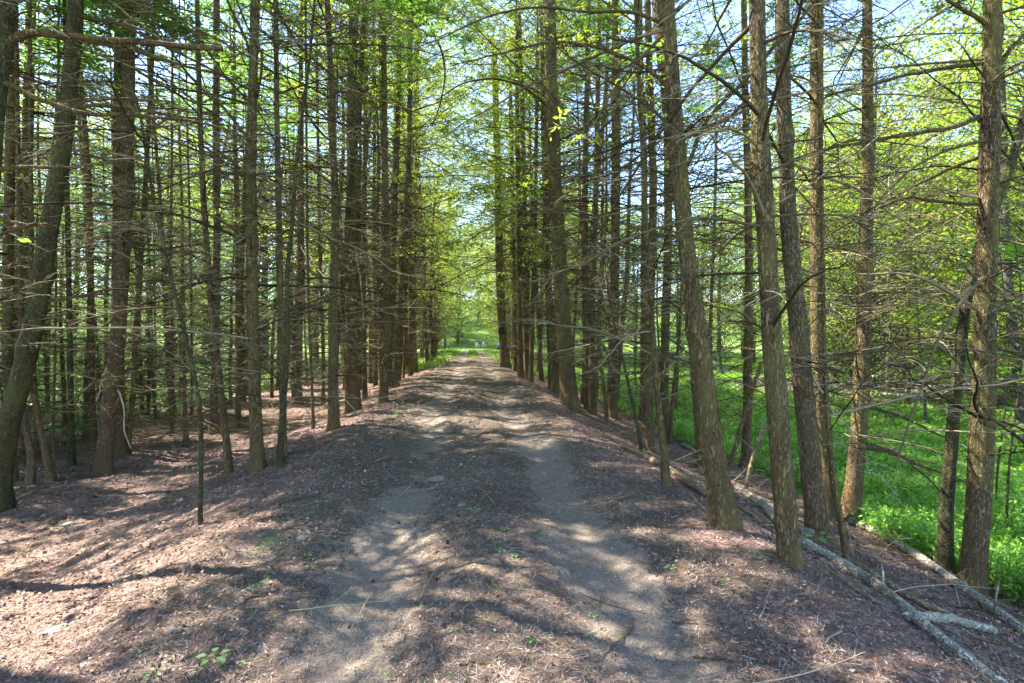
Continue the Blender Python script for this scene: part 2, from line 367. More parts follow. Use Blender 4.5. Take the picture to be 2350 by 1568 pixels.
def dead_wood(rg, fpos, z0, z1, n, L, r0=0.011, ntw=16, nsub=3, dense=1.0):
    """one mesh of dead lateral branches with their twigs"""
    g = G(); z = rg.uniform(z0, z1, n); z = z0+(z1-z0)*np.clip((z-z0)/(z1-z0), 0, 1)**0.9
    pos = fpos(z); ph = rg.uniform(0, 6.283, n)
    el = rg.normal(0.2, 0.24, n); ln = L*(0.35+1.1*rg.uniform(0, 1, n)**1.7)*(0.7+0.3*np.minimum(1, (z-z0+1)/3))
    bend = rg.normal(-0.22, 0.2, n)
    A = branch_axes(rg, pos, None, ph, el, ln, 9, bend)
    s = np.linspace(0, 1, 9)[None, :]; R = (r0*(0.6+0.5*ln/L)*rg.uniform(.6, 1.5, n))[:, None]*(1-s*0.8)+0.0012
    tubes(g, A, R, 5, rg.uniform(0, .9, n))
    B, Lb, pi = side(A, ntw, 0.15, 1.0, 0.8, lambda t: 0.34*L*(1.05-t)*0.8+0.10, 5, rg, 0.03, -0.08, 0.22)
    tt = np.clip(rg.uniform(0, 1, len(B)), 0, 1)
    sb = np.linspace(0, 1, 5)[None, :]; tubes(g, B, 0.0042*(1-sb*0.75)*np.clip(Lb/0.5, .5, 1.3)[:, None]+0.0004, 3, tt)
    if nsub:
        C, Lc, _ = side(B, nsub, 0.15, 1.0, 0.85, lambda t: 0.20+0*t, 3, rg, 0.08, 0.0, 0.4)
        sb = np.linspace(0, 1, 3)[None, :]; tubes(g, C, 0.0022*(1-sb*0.6)+0*Lc[:, None]+0.0003, 3, np.repeat(tt, nsub))
    return g
def live_crown(rg, fpos, z0, z1, n, L, ntw=14, nb=9, nsub=3, ln=0.075, wd=0.02, low=0.35, droop=-0.22, flat=0.25, tp=.75, tin=.18):
    g = G(); gw = G(); z = np.sort(z0+(z1-z0)*rg.uniform(0, 1, n)**0.85)
    pos = fpos(z); ph = rg.uniform(0, 6.283, n); q = (z-z0)/(z1-z0)
    lens = L*np.clip((1-q)**tp, 0.1, 1)*rg.uniform(0.6, 1.15, n)*np.clip(low+(q*6), low, 1)
    A = branch_axes(rg, pos, None, ph, 0.12+q*0.55+rg.normal(0, .12, n), lens, 8, np.full(n, droop)+rg.normal(0, .06, n))
    s = np.linspace(0, 1, 8)[None, :]; tubes(gw, A, (0.013*(1-s*0.85))*np.clip(lens/2, .4, 1)[:, None]+.001, 4, rg.uniform(0, .5, n))
    B, Lb, pi = side(A, ntw, tin, 1.0, 0.95, lambda t: 0.42*L*(1.05-t)*0.75+0.10, 5, rg, 0.04, -0.15, 0.14)
    tubes(gw, B, np.full((len(B), 5), 0.003), 3, rg.uniform(0, .5, len(B)))
    blades(g, B, nb, ln, wd, rg, 0.8, 0.15, flat)
    if nsub:
        C, Lc, _ = side(B, nsub, 0.2, 0.95, 0.8, lambda t: 0.17+0.05*(1-t), 3, rg, 0.04, -0.1, 0.12)
        blades(g, C, max(3, nb-3), ln, wd, rg, 0.8, 0.0, flat)
    return g, gw
def axis_fn(path):
    o = np.argsort(path[:, 2]); P = path[o]
    return lambda z: np.stack([np.interp(z, P[:, 2], P[:, 0]), np.interp(z, P[:, 2], P[:, 1]), z], -1)
straight = lambda z: np.stack([0*z, 0*z, z], -1)

ARCH = []
for i in range(5):
    rg = np.random.default_rng(150+i)
    a, b = live_crown(rg, straight, 0.0, 10.5, 52, 5.6, 12, 6, 3, 0.13, 0.036, low=.75, droop=-.08, tp=.2, tin=.45)
    ARCH.append((a.mesh('crown', NEEDLE2, False), b.mesh('crown_limbs', TWIG)))
# crown and dead-branch meshes, shared between trees (built round an upright axis)
CROWN = []
for i in range(7):
    rg = np.random.default_rng(100+i)
    a, b = live_crown(rg, straight, 0.0, 10.5, 16, 2.7, 15, 9, 3, 0.10, 0.032)
    CROWN.append((a.mesh('crown', NEEDLE, False), b.mesh('crown_limbs', TWIG)))
NEARC = []
for i in range(4):
    rg = np.random.default_rng(170+i)
    a, b = live_crown(rg, straight, 0.0, 9.5, 17, 3.1, 18, 10, 3, 0.12, 0.045, low=.9, tp=.6)
    NEARC.append((a.mesh('crown', NEEDLE, False), b.mesh('crown_limbs', TWIG)))
DEAD = []
for i in range(7):
    rg = np.random.default_rng(200+i)
    DEAD.append(dead_wood(rg, straight, 0.9, 9.5, 60, 2.4, 0.013, 12, 2).mesh('dead_branches', TWIG))
DEAD_FAR = []
for i in range(4):
    rg = np.random.default_rng(240+i)
    DEAD_FAR.append(dead_wood(rg, straight, 0.7, 10, 50, 2.0, 0.014, 11, 1).mesh('dead_branches', TWIG))
TR = []
for i in range(6):
    rg = np.random.default_rng(300+i)
    z = np.linspace(-0.3, 17, 40); p = np.stack([0.10*np.sin(z*0.35+i)+0.05*np.sin(z*.9+i*2), 0.10*np.cos(z*.3+i*2), z], 1); p -= np.array([p[0, 0], p[0, 1], 0])
    R = 0.12*(1-np.clip(z, 0, 17)/17.5)**0.8+0.012
    TR.append((trunk_geo(p, R, 12, rg, 0.5, 0.05, 6).mesh('trunk', BARK), p))

def put(me, name, root, loc=(0, 0, 0), rotz=0, scale=(1, 1, 1), lean=None, kind=None):
    o = link(name, me, root); o.location = loc; o.scale = scale
    if lean is not None:
        d = Vector(lean).normalized(); q = Vector((0, 0, 1)).rotation_difference(d)
        from mathutils import Quaternion
        o.rotation_mode = 'QUATERNION'; o.rotation_quaternion = q @ Quaternion((0, 0, 1), rotz)
    else: o.rotation_euler = (0, 0, rotz)
    if kind: o['kind'] = kind
    return o

TREES = {}
def tree(key, label, base, pts, w0, w1, H=16, D=None, mat=None, dead=52, deadL=2.4, z0=0.8, crown=6.0, group='conifers lining the dirt track', name='spruce_tree', cat='tree', flare=0.5, hero=False, crownL=1.0, seed=None, deadtop=None, taper_to=0.02):
    """a tree placed where the photo shows it: base pixel on the terrain, stem through the given pixels at that distance"""
    rg = np.random.default_rng(seed if seed is not None else (abs(hash(key)) % 1000 if False else sum(ord(c)*(i+3) for i, c in enumerate(key))))
    if D is None: b, D = on_ground(*base)
    else: b = at_depth(*base, D)
    b = b.copy(); b[2] = h1(b[0], b[1])
    bx, by = base
    P = [b + (0, 0, -0.25), b]
    for (px, py) in pts:
        q = at_depth(px, py, D)
        if q[2] > P[-1][2]+0.05: P.append(q)
    top = P[-1]; fr_h = top[2]-b[2]
    if top[2]-b[2] < H:
        d = (P[-1]-P[max(1, len(P)-3)]); d = d/max(d[2], .1); lean = np.array([d[0], d[1]])*0.6
        rest = H-(top[2]-b[2])
        for k in (0.33, 0.66, 1): P.append(top+np.array([lean[0]*rest*k, lean[1]*rest*k, rest*k]))
    near = D < 13
    q, u = smooth_path(P, max(30, int(len(P)*4)) if not near else 90)
    uf = lambda px: abs((px-1175)/FP)
    r0 = w0*D/(2*FP)/math.sqrt(1+uf(bx)**2); tx = pts[-1][0] if pts else bx
    r1 = w1*D/(2*FP)/math.sqrt(1+uf(tx)**2)
    zrel = q[:, 2]-b[2]
    R = np.interp(zrel, [0, max(fr_h, .5), max(H, fr_h+.3)], [r0*0.93, r1, min(r1, taper_to)])
    root = thing(name, b, label, cat, group)
    path = q-b
    trunk_geo(path, R, 30 if D < 8 else 16 if near else 10, rg, flare*1.6, 0.06, 12 if near else 4).build('trunk', mat or BARK, root)
    leanv = (path[-1]-path[1]); leanv = path[int(len(path)*.55)]-path[1]
    if dead:
        zt = deadtop or min(H-0.5, max(6.5, (crown or 99)+2.5))
        if near:
            put(dead_wood(rg, axis_fn(path), z0, zt, dead, deadL, 0.012 if r0 > .08 else 0.008, 13, 2).mesh('dead_branches', TWIG), 'dead_branches', root, kind='stuff')
        else:
            me = DEAD[rg.integers(len(DEAD))] if D < 22 else DEAD_FAR[rg.integers(len(DEAD_FAR))]
            s = deadL/2.4; put(me, 'dead_branches', root, (0, 0, 0), rg.uniform(0, 6.28), (s, s, zt/9.5), leanv, 'stuff')
    if crown:
        f = axis_fn(path); c = f(np.array([crown]))[0]; c2 = f(np.array([H-.5]))[0]
        if (D > 11.5 and 0 < b[0] < 6) or (D > 16 and abs(b[0]) < 6): CR = ARCH; H = H+4; c = f(np.array([4.6]))[0]; crown = 4.6
        else: CR = NEARC if (D < 9.5 and b[0] < 0) else CROWN; crown = max(crown, 8.5 if D > 13 else 7.5); c = f(np.array([crown]))[0]
        me, mw = CR[rg.integers(len(CR))]; s = crownL*rg.uniform(0.9, 1.1); rz = rg.uniform(0, 6.28)
        hs = (H+0.3-crown)/10.5
        co = put(me, 'crown', root, c, rz, (s, s, hs), c2-c)
        lw = put(mw, 'limbs', co, kind='stuff')
    TREES[key] = (root, b, D, path, R)
    return root
def hand_branch(key, pts, w0, w1, tw=10, L=0.5, D=None, tint=0.35, name='branch', label=None, subt=3, depths=None):
    """one visible long branch of a tree, with its own twigs"""
    root, b, D0, path, R = TREES[key]; D = D or D0
    P = []
    for i, (x, y) in enumerate(pts):
        dd = D + (depths[i] if depths else 0); P.append(at_depth(x, y, dd))
    q, u = smooth_path(P, 26)
    rg = np.random.default_rng(int(abs(pts[0][0]*13+pts[0][1]*7+pts[-1][0])))
    q[1:] += np.cumsum(rg.normal(0, 0.004, (25, 3)), 0)
    R_ = np.linspace(w0, w1, 26)*D/(2*FP)*1.15*(1+0.07*rg.normal(0, 1, 26))
    g = G(); tubes(g, q[None]-b, R_[None], 8, [tint])
    if tw:
        B, Lb, _ = side(q[None]-b, tw, 0.12, 1, 0.9, lambda t: L*(1.1-t*.6), 6, rg, 0.05, -.05, .3)
        sb = np.linspace(0, 1, 6)[None, :]; tubes(g, B, np.full((len(B), 1), 0.0045)*(1-sb*.7)+.0005, 4, rg.uniform(0, 1, len(B)))
        C, Lc, _ = side(B, subt, 0.15, 1, .85, lambda t: L*.45+0*t, 4, rg, 0.07, 0, .35)
        tubes(g, C, np.full((len(C), 4), 0.0018), 3, rg.uniform(0, 1, len(C)))
    o = g.build(name, BARK if w0 >= 9 else TWIG, root)
    if label: o['label'] = label
    return o

GL = 'conifers of the dense grove beside the track'; GR_ = 'conifers on the bank above the meadow'
# --- left side
tree('L0', 'dark close trunk cut by the photo edge, bearing the broken horizontal limb', (-60, 1180), [(-40, 700), (-14, 300), (6, 120), (20, 0)], 62, 40, 15, D=4.6, mat=BARK_G, dead=8, z0=2.2, crown=8, group=GL, deadL=1.6, crownL=1)
tree('L1', 'thick smooth olive trunk leaning right, foremost tree at the left edge', (4, 1168), [(0, 1100), (15, 988), (43, 888), (74, 768), (91, 668), (107, 560), (120, 480), (140, 360), (156, 240), (168, 120), (176, 0)], 64, 38, 15, mat=BARK_G, dead=12, z0=1.5, crown=8.5, group=GL, deadL=2.8, flare=.25)
tree('L2', 'straight brown trunk half hidden behind the thick leaning olive trunk', (26, 1108), [(20, 900), (17, 700), (20, 500), (25, 250), (30, 0)], 30, 24, 16, dead=44, group=GL)
tree('L3', 'brown trunk rising just left of the thick leaning olive trunk top', (45, 1045), [(46, 850), (50, 650), (58, 480), (64, 300), (68, 120), (72, 0)], 34, 26, 17, dead=70, group=GL)
tree('L4', 'thin crooked dark stem standing behind the largest reddish trunk', (232, 965), [(226, 850), (214, 708), (202, 560), (192, 420), (182, 280), (176, 150)], 14, 9, 13, dead=40, group=GL)
tree('L5a', 'large reddish brown trunk with mossy base on the sunlit pink needle floor', (236, 1090), [(247, 960), (262, 848), (273, 748), (286, 548), (293, 300), (297, 100), (298, 0)], 44, 30, 18, dead=62, group=GL, mat=BARK_R, deadL=2.8, crown=7.5)
tree('L5b', 'trunk close behind the large mossy based reddish trunk, slightly slimmer', (276, 1046), [(274, 900), (270, 700), (268, 548), (270, 300), (272, 100), (275, 0)], 30, 20, 18, dead=56, group=GL)
tree('L6', 'slim trunk leaning right, beside the pair of large reddish trunks', (289, 1042), [(300, 960), (307, 880), (311, 788), (320, 668), (325, 560), (335, 400), (348, 160), (356, 0)], 17, 9, 15, dead=44, group=GL)
tree('L7', 'slender greenish sapling with a kinked stem, closest thin stem at left', (460, 1205), [(461, 1120), (461, 988), (457, 912), (438, 828), (420, 748), (400, 668), (374, 560), (352, 460), (334, 340), (318, 240), (285, 160), (255, 90)], 13, 6, 5.6, mat=BARK_G, dead=26, z0=1.2, crown=None, deadL=1.1, group=GL, name='sapling', cat='sapling', flare=.1, taper_to=.006)
tree('L8', 'slim trunk bowed to the left, between kinked sapling and straight thick trunk', (526, 1088), [(520, 1010), (512, 948), (500, 828), (485, 708), (474, 560), (466, 440), (459, 280), (455, 130), (452, 0)], 18, 11, 15, dead=44, group=GL)
tree('L8b', 'reddish trunk seen through the twigs behind the left bowed slim trunk', (490, 995), [(494, 800), (498, 548), (496, 280), (497, 0)], 20, 16, 18, dead=70, group=GL, mat=BARK_R)
tree('L9b', 'very thin orange stripped dead trunk in the needle floor hollow', (427, 1010), [(424, 900), (423, 780), (420, 640), (418, 560)], 11, 5, 5.5, mat=BARK_R, dead=16, crown=None, group=GL, taper_to=.01, deadL=.8)
tree('L9', 'straight thick trunk with moss at its foot on the left bank', (593, 1078), [(590, 1030), (585, 908), (580, 748), (578, 600), (576, 400), (581, 160), (587, 0)], 32, 21, 18, dead=62, group=GL, deadL=2.8)
tree('L10b', 'straight slim trunk behind the forking curved stem at the left bank', (650, 1050), [(650, 950), (648, 872), (643, 672), (638, 392), (634, 150), (633, 0)], 18, 11, 16, dead=65, group=GL)
tree('L10', 'curved slim stem kinking right at mid height on the left bank', (643, 1072), [(645, 1000), (652, 900), (661, 790), (657, 640), (671, 512), (678, 392), (695, 250), (712, 130)], 16, 6, 8, dead=46, crown=None, group=GL, mat=BARK_G, taper_to=.01)
tree('L11', 'trunk with dark knots that meets a second stem in a narrow vee', (766, 985), [(764, 872), (764, 712), (768, 592), (770, 472), (766, 392), (763, 250), (757, 130), (751, 0)], 26, 12, 17, dead=56, group=GL)
tree('L12', 'pale stem leaning right out of the narrow vee beside the knotted trunk', (772, 958), [(768, 850), (771, 790), (781, 740), (790, 632), (802, 432), (815, 320), (827, 200), (836, 0)], 14, 13, 16, dead=50, group=GL, mat=BARK_G)
tree('L13', 'thickest upright brown trunk of the left row, rough scaly bark', (812, 945), [(808, 872), (810, 712), (810, 500), (808, 250), (812, 0)], 36, 22, 19, dead=62, group=GL, deadL=2.8)
tree('L13b', 'narrow upright trunk just right of the thickest left row trunk', (838, 915), [(836, 800), (834, 600), (838, 300), (842, 0)], 12, 9, 16, dead=50, group=GL)
tree('L13c', 'thin trunk between the narrow upright one and the tilted pair', (862, 885), [(862, 700), (858, 500), (860, 200)], 11, 7, 16, dead=50, group=GL)
tree('L14', 'foremost trunk of the tilted cluster where the left bank meets the track', (877, 924), [(884, 850), (888, 750), (889, 592), (884, 392), (882, 200), (880, 0)], 22, 11, 17, dead=44, group=GL)
tree('L15', 'trunk leaning right inside the tilted cluster at the track edge', (891, 888), [(896, 780), (903, 592), (908, 392), (914, 200), (916, 0)], 17, 13, 17, dead=44, group=GL)
tree('L16', 'strongly right leaning trunk with a sunlit foot at the left track edge', (908, 888), [(910, 800), (918, 672), (930, 552), (937, 392), (941, 200), (941, 0)], 15, 11, 17, dead=44, group=GL)
tree('L18', 'broad footed trunk in the shadowed row behind the tilted cluster', (924, 850), [(922, 760), (920, 600), (922, 400), (926, 200)], 18, 10, 18, dead=44, group=GL)
tree('L17', 'straight trunk standing last in the close left row', (947, 855), [(950, 700), (953, 550), (955, 392), (958, 150), (958, 0)], 12, 9, 18, dead=44, group=GL)
tree('L19', 'lone dark tree leaning right over the end of the track', (996, 821), [(1001, 780), (1009, 708), (1018, 630), (1026, 548), (1034, 450)], 12, 7, 17, crown=4.2, dead=44, group=GL, crownL=1.3)
tree('LA', 'thin stem among dead twigs between the curved stem and knotted trunk', (720, 985), [(712, 800), (706, 600), (704, 392), (702, 150)], 8, 5, 14, dead=50, group=GL)
tree('LB', 'dim slender trunk deep in shade left of the knotted vee trunk', (742, 930), [(742, 800), (735, 600), (732, 472), (728, 200)], 9, 7, 15, dead=50, group=GL)
tree('LC', 'wide dim reddish trunk deep in the grove behind the curved stem', (684, 930), [(686, 800), (690, 600), (690, 300)], 18, 14, 17, dead=50, group=GL, mat=BARK_R)
tree('LD', 'slim brown trunk behind and right of the left bowed slim trunk', (548, 960), [(546, 850), (545, 650), (540, 400), (538, 150)], 11, 8, 15, dead=50, group=GL)
tree('LE', 'olive trunk among feathery hemlock sprays at the left', (164, 1070), [(163, 950), (162, 880), (160, 760), (158, 640), (155, 500), (152, 300)], 18, 11, 14, dead=20, group=GL, mat=BARK_G)
tree('LF', 'bent stem with a swept foot left of the mossy based trunk', (118, 1105), [(110, 1060), (95, 1000), (85, 940), (74, 880), (70, 800), (72, 600)], 20, 12, 13, dead=20, group=GL, mat=BARK_R)
tree('LG', 'leaning bare stem crossing low in front of the swept foot stem', (66, 1112), [(78, 1070), (66, 1020), (55, 960), (50, 900), (48, 700)], 22, 14, 13, dead=15, group=GL, mat=BARK_R)
tree('LH', 'thin dark stem beside the olive trunk in the hemlock sprays', (124, 1098), [(122, 1000), (124, 900), (127, 780), (128, 700)], 9, 6, 11, dead=18, group=GL)
# --- right side
tree('R1', 'trunk bearing the small black sign at the end of the right row', (1160, 843), [(1156, 792), (1150, 712), (1145, 552), (1142, 392), (1138, 250), (1134, 120)], 23, 14, 18, crown=6, dead=44, group=GR_, crownL=1.1)
tree('R2', 'thin trunk directly right of the trunk with the black sign', (1172, 830), [(1165, 700), (1157, 552), (1152, 392)], 9, 6, 16, dead=50, group=GR_)
tree('R3', 'slim trunk third in the far right row after the sign tree', (1184, 852), [(1181, 700), (1176, 472), (1172, 250)], 12, 9, 17, dead=50, group=GR_)
tree('R4', 'upright trunk in the tight far right row with a lit edge', (1195, 866), [(1192, 700), (1190, 450), (1186, 200)], 15, 10, 17, dead=50, group=GR_)
tree('R5', 'trunk with knobbly pale left edge in the tight far right row', (1210, 870), [(1206, 750), (1205, 600), (1202, 392), (1197, 200), (1192, 60)], 15, 11, 18, dead=44, group=GR_)
tree('R6', 'left leaning foot trunk just past the knobbly edged one', (1218, 876), [(1221, 760), (1226, 600), (1230, 392), (1232, 200)], 12, 8, 16, dead=50, group=GR_)
tree('R7', 'thin stem leaning right between the far right row and rough big trunk', (1233, 858), [(1238, 750), (1244, 600), (1248, 450)], 8, 6, 14, dead=40, group=GR_)
tree('R8', 'middling trunk hugging the left side of the rough big trunk', (1266, 896), [(1263, 800), (1259, 712), (1255, 552), (1250, 392), (1246, 200)], 17, 12, 17, dead=44, group=GR_)
tree('R9', 'rough big trunk, thickest of the mid distance right row, slightly bowed', (1310, 937), [(1303, 880), (1294, 752), (1284, 632), (1273, 392), (1265, 200), (1262, 0)], 40, 26, 19, dead=90, group=GR_, deadL=2.0, crown=6.5)
tree('R10', 'left one of the close twin trunks past the rough big trunk', (1350, 942), [(1346, 850), (1344, 700), (1341, 500), (1343, 392), (1349, 120), (1350, 0)], 18, 11, 17, dead=44, group=GR_)
tree('R11', 'right one of the close twin trunks past the rough big trunk', (1360, 950), [(1358, 850), (1359, 712), (1364, 552), (1369, 392), (1374, 80), (1376, 0)], 17, 10, 17, dead=44, group=GR_)
tree('R12', 'spindly crooked stem between twin trunks and the next large trunk', (1393, 968), [(1385, 880), (1373, 790), (1372, 720), (1381, 600), (1383, 432)], 11, 6, 8, dead=36, crown=None, group=GR_, taper_to=.01)
tree('R13', 'large trunk with split lower stem beside the twin trunks', (1404, 958), [(1406, 872), (1410, 752), (1411, 592), (1414, 392), (1414, 240), (1412, 0)], 26, 18, 18, dead=70, group=GR_)
tree('R15', 'thin olive sapling leaning left towards the large split trunk', (1473, 1036), [(1467, 1000), (1456, 940), (1445, 892), (1430, 830), (1417, 784), (1400, 700)], 10, 5, 4.5, dead=16, crown=None, group=GR_, name='sapling', cat='sapling', mat=BARK_G, flare=.1, taper_to=.006, deadL=.8)
tree('R16', 'shaded trunk behind the olive sapling on the right bank', (1474, 966), [(1477, 872), (1477, 700), (1477, 592), (1480, 392), (1470, 150), (1468, 0)], 17, 12, 17, dead=44, group=GR_)
tree('R17', 'straight olive brown trunk left of the sunlit edged slender stem', (1490, 1036), [(1488, 900), (1492, 712), (1498, 512), (1499, 392), (1490, 150), (1486, 0)], 23, 15, 17, dead=70, group=GR_)
tree('R18', 'slender stem with a bright sunlit left edge, foot on the right bank', (1531, 1116), [(1524, 1040), (1509, 912), (1500, 792), (1491, 672), (1485, 572), (1478, 420), (1470, 250), (1462, 100)], 17, 9, 14, dead=50, group=GR_)
tree('R19', 'trunk behind the sunlit slender stem leaning right at its foot', (1528, 1002), [(1524, 872), (1528, 712), (1533, 592), (1534, 392), (1532, 200), (1528, 0)], 22, 18, 17, dead=44, group=GR_)
tree('R20b', 'pinkish sunlit upper trunk close behind the big leaning bank tree', (1612, 1075), [(1604, 950), (1592, 800), (1574, 600), (1555, 440), (1538, 300), (1518, 130), (1508, 0)], 26, 24, 17, dead=50, group=GR_, mat=BARK_R)
tree('R20', 'big left leaning trunk with flared roots right at the track edge', (1667, 1208), [(1650, 1120), (1633, 1030), (1611, 832), (1597, 732), (1583, 632), (1572, 540), (1562, 400), (1552, 270), (1541, 150), (1532, 0)], 60, 27, 17, dead=46, group=GR_, z0=2, deadL=1.8)
tree('R31', 'thin crooked stem in the meadow edge behind the big leaning trunk', (1537, 995), [(1545, 900), (1557, 792), (1562, 700)], 11, 6, 6, dead=20, crown=None, group=GR_, D=13.5)
tree('R32', 'thin stem seen far between the big leaning and the lit pinkish trunk', (1618, 960), [(1628, 800), (1634, 650), (1640, 500), (1645, 250)], 9, 7, 15, dead=40, group=GR_)
tree('R21b', 'slimmer trunk half hidden at the left of the sunlit scaly trunk', (1712, 1074), [(1716, 900), (1719, 640), (1716, 400), (1710, 200), (1707, 0)], 24, 14, 17, dead=44, group=GR_)
tree('R21', 'tall scaly trunk with curved foot, sunlit near the top, at the track edge', (1818, 1296), [(1806, 1210), (1797, 1147), (1787, 988), (1771, 788), (1762, 600), (1754, 480), (1747, 360), (1741, 200), (1736, 0)], 60, 38, 17, dead=50, group=GR_, z0=1.4, flare=.15, deadL=1.8)
tree('R22', 'reddish footed thick trunk behind the fallen pale log', (1882, 1236), [(1866, 1130), (1849, 948), (1837, 828), (1829, 708), (1815, 600), (1808, 480), (1804, 360), (1797, 200), (1795, 0)], 58, 32, 18, dead=44, group=GR_, mat=BARK_R, z0=1.2)
tree('R23', 'trunk hugging the right side of the reddish footed thick trunk', (1908, 1192), [(1895, 1060), (1882, 948), (1875, 788), (1873, 628), (1872, 440), (1875, 240), (1874, 0)], 32, 32, 17, dead=44, group=GR_)
tree('R24', 'slender leaning stem whose foot touches the pale fallen log', (1943, 1287), [(1930, 1200), (1912, 1107), (1896, 908), (1891, 780), (1889, 650)], 19, 9, 7, dead=16, crown=None, group=GR_, flare=.15, name='sapling', cat='sapling', taper_to=.02)
tree('R25', 'dark right leaning foot trunk in front of the bright green meadow', (1947, 1194), [(1957, 1147), (1968, 1028), (1976, 908), (1982, 748), (1987, 580), (1990, 400), (1992, 280), (1990, 0)], 46, 23, 17, dead=44, group=GR_, z0=1.5)
tree('R27', 'mossy trunk leaning right that crosses behind the thick rightmost trunk', (2168, 1309), [(2173, 1147), (2180, 1048), (2190, 928), (2203, 808), (2214, 708), (2236, 600), (2285, 470), (2312, 400), (2345, 290), (2380, 150)], 38, 24, 13, dead=30, group=GR_, mat=BARK_G, z0=2)
tree('R26', 'thickest rough barked trunk near the right edge of the picture', (2228, 1352), [(2246, 1147), (2252, 1028), (2257, 868), (2262, 708), (2266, 600), (2272, 280), (2277, 0)], 68, 45, 18, dead=70, group=GR_, z0=1.4, deadL=2.0, flare=.2)
tree('R28', 'blue grey shaded trunk in the meadow at the far right edge', (2346, 1030), [(2342, 948), (2334, 828), (2316, 708), (2306, 548), (2300, 300)], 32, 24, 16, dead=30, group='meadow trees', mat=BARK_GREY)
tree('R29', 'thin grey sapling standing alone in the sunny meadow', (2125, 985), [(2122, 900), (2113, 828), (2104, 690), (2100, 600)], 9, 5, 8, dead=16, crown=None, group='meadow trees', mat=BARK_GREY, name='sapling', cat='sapling')
tree('R30', 'pale thin birch stem between the log jam and meadow plants', (2035, 922), [(2037, 828), (2039, 708), (2040, 500)], 9, 7, 13, dead=16, crown=7, group='meadow trees', mat=BIRCH)

# long visible branches
hand_branch('L0', [(6, 112), (30, 86), (70, 71), (150, 80), (300, 88), (420, 100), (506, 103)], 15, 10, 7, .35, tint=.3, name='broken_limb', label='thick dead limb snapped off bluntly at its end')
hand_branch('L0', [(14, 192), (80, 224), (136, 240), (190, 262), (280, 258), (400, 268), (516, 282), (590, 318)], 11, 4, 12, .5)
hand_branch('L0', [(-20, 392), (60, 386), (112, 384), (212, 390)], 11, 2, 5, .3)
hand_branch('L0', [(-30, 480), (0, 496), (60, 506), (112, 508)], 9, 4, 4, .3)
hand_branch('L0', [(-40, 560), (0, 538), (40, 520), (90, 508)], 8, 5, 4, .3)
hand_branch('L1', [(170, 90), (280, 104), (360, 132), (430, 155), (500, 168), (600, 220)], 11, 3, 12, .5)
hand_branch('L1', [(178, 36), (260, 52), (320, 76), (420, 130), (560, 205)], 8, 3, 12, .5)
hand_branch('L1', [(168, 248), (200, 242), (280, 244), (344, 260), (430, 275), (512, 284)], 9, 5, 9, .4)
hand_branch('L1', [(110, 690), (180, 680), (260, 660), (350, 640), (440, 628), (540, 640)], 6, 2, 14, .6, depths=[0, .1, .2, .3, .4, .5])
hand_branch('L1', [(80, 980), (140, 940), (215, 880), (300, 830), (400, 795), (520, 760)], 5, 2, 14, .6, depths=[0, .1, .2, .3, .5, .6])
hand_branch('L5a', [(280, 820), (262, 795), (255, 810), (240, 860), (225, 920)], 5, 2, 8, .3, tint=.97)
hand_branch('L5a', [(255, 880), (275, 900), (288, 950), (286, 990), (300, 1030)], 4, 2, 6, .3, tint=.97)
hand_branch('L9', [(578, 560), (500, 500), (420, 470), (330, 450), (250, 430)], 6, 2, 16, .7)
hand_branch('L9', [(580, 330), (520, 250), (440, 180), (380, 90), (330, 0)], 7, 3, 14, .6)
hand_branch('L9', [(578, 420), (540, 380), (480, 330), (420, 300), (360, 290)], 5, 2, 14, .6)
hand_branch('L9', [(585, 240), (610, 130), (560, 40), (530, -40)], 6, 3, 10, .6)
hand_branch('L9', [(583, 800), (540, 790), (470, 790), (420, 800)], 5, 2, 10, .5)
hand_branch('L9', [(584, 905), (540, 915), (480, 945), (420, 975), (360, 1010)], 5, 2, 14, .55)
hand_branch('R20', [(1544, 215), (1505, 170), (1482, 152), (1382, 116), (1302, 96), (1246, 98), (1103, 126), (1035, 146)], 9, 2, 14, .5, depths=[0]*8)
hand_branch('R20', [(1552, 298), (1510, 262), (1462, 232), (1374, 180), (1282, 128), (1230, 80)], 7, 2, 12, .5)
hand_branch('R20', [(1535, 60), (1450, 22), (1350, 30), (1247, 16), (1150, 30), (1040, 80), (960, 110)], 7, 2, 14, .5)
hand_branch('R20', [(1560, 420), (1620, 272), (1687, 204), (1747, 140), (1807, 68), (1871, 0)], 8, 6, 14, .5)
hand_branch('R21', [(1772, 770), (1740, 745), (1690, 735), (1650, 728)], 6, 3, 6, .4)
hand_branch('R21', [(1752, 400), (1800, 375), (1880, 345), (1960, 320), (2050, 325), (2150, 335)], 6, 2, 10, .4, tint=.5)
hand_branch('R26', [(2268, 142), (2166, 156), (2087, 172), (2007, 192), (1890, 216)], 10, 4, 16, .6)
hand_branch('R26', [(2266, 260), (2200, 290), (2100, 305), (2006, 320), (1890, 338), (1800, 370)], 11, 4, 18, .7)
hand_branch('R26', [(2270, 60), (2200, 10), (2150, -20)], 9, 5, 6, .5)
hand_branch('R26', [(2285, 170), (2310, 120), (2350, 80), (2390, 50)], 9, 6, 6, .5)
hand_branch('R26', [(2285, 708), (2350, 710), (2450, 700)], 9, 5, 6, .5)
hand_branch('R26', [(2285, 796), (2350, 814), (2430, 850)], 9, 5, 6, .5)
hand_branch('R26', [(2284, 880), (2350, 902), (2430, 950)], 9, 5, 6, .5)
hand_branch('R26', [(2245, 470), (2160, 465), (2080, 455), (2010, 480)], 7, 3, 12, .6)
hand_branch('R25', [(1999, 758), (2050, 776), (2120, 792), (2187, 804)], 9, 5, 8, .5)
hand_branch('R25', [(1998, 796), (2055, 808), (2123, 836), (2183, 860)], 8, 3, 8, .5)
hand_branch('R25', [(1995, 892), (2063, 896), (2123, 904), (2171, 928)], 6, 3, 6, .4)
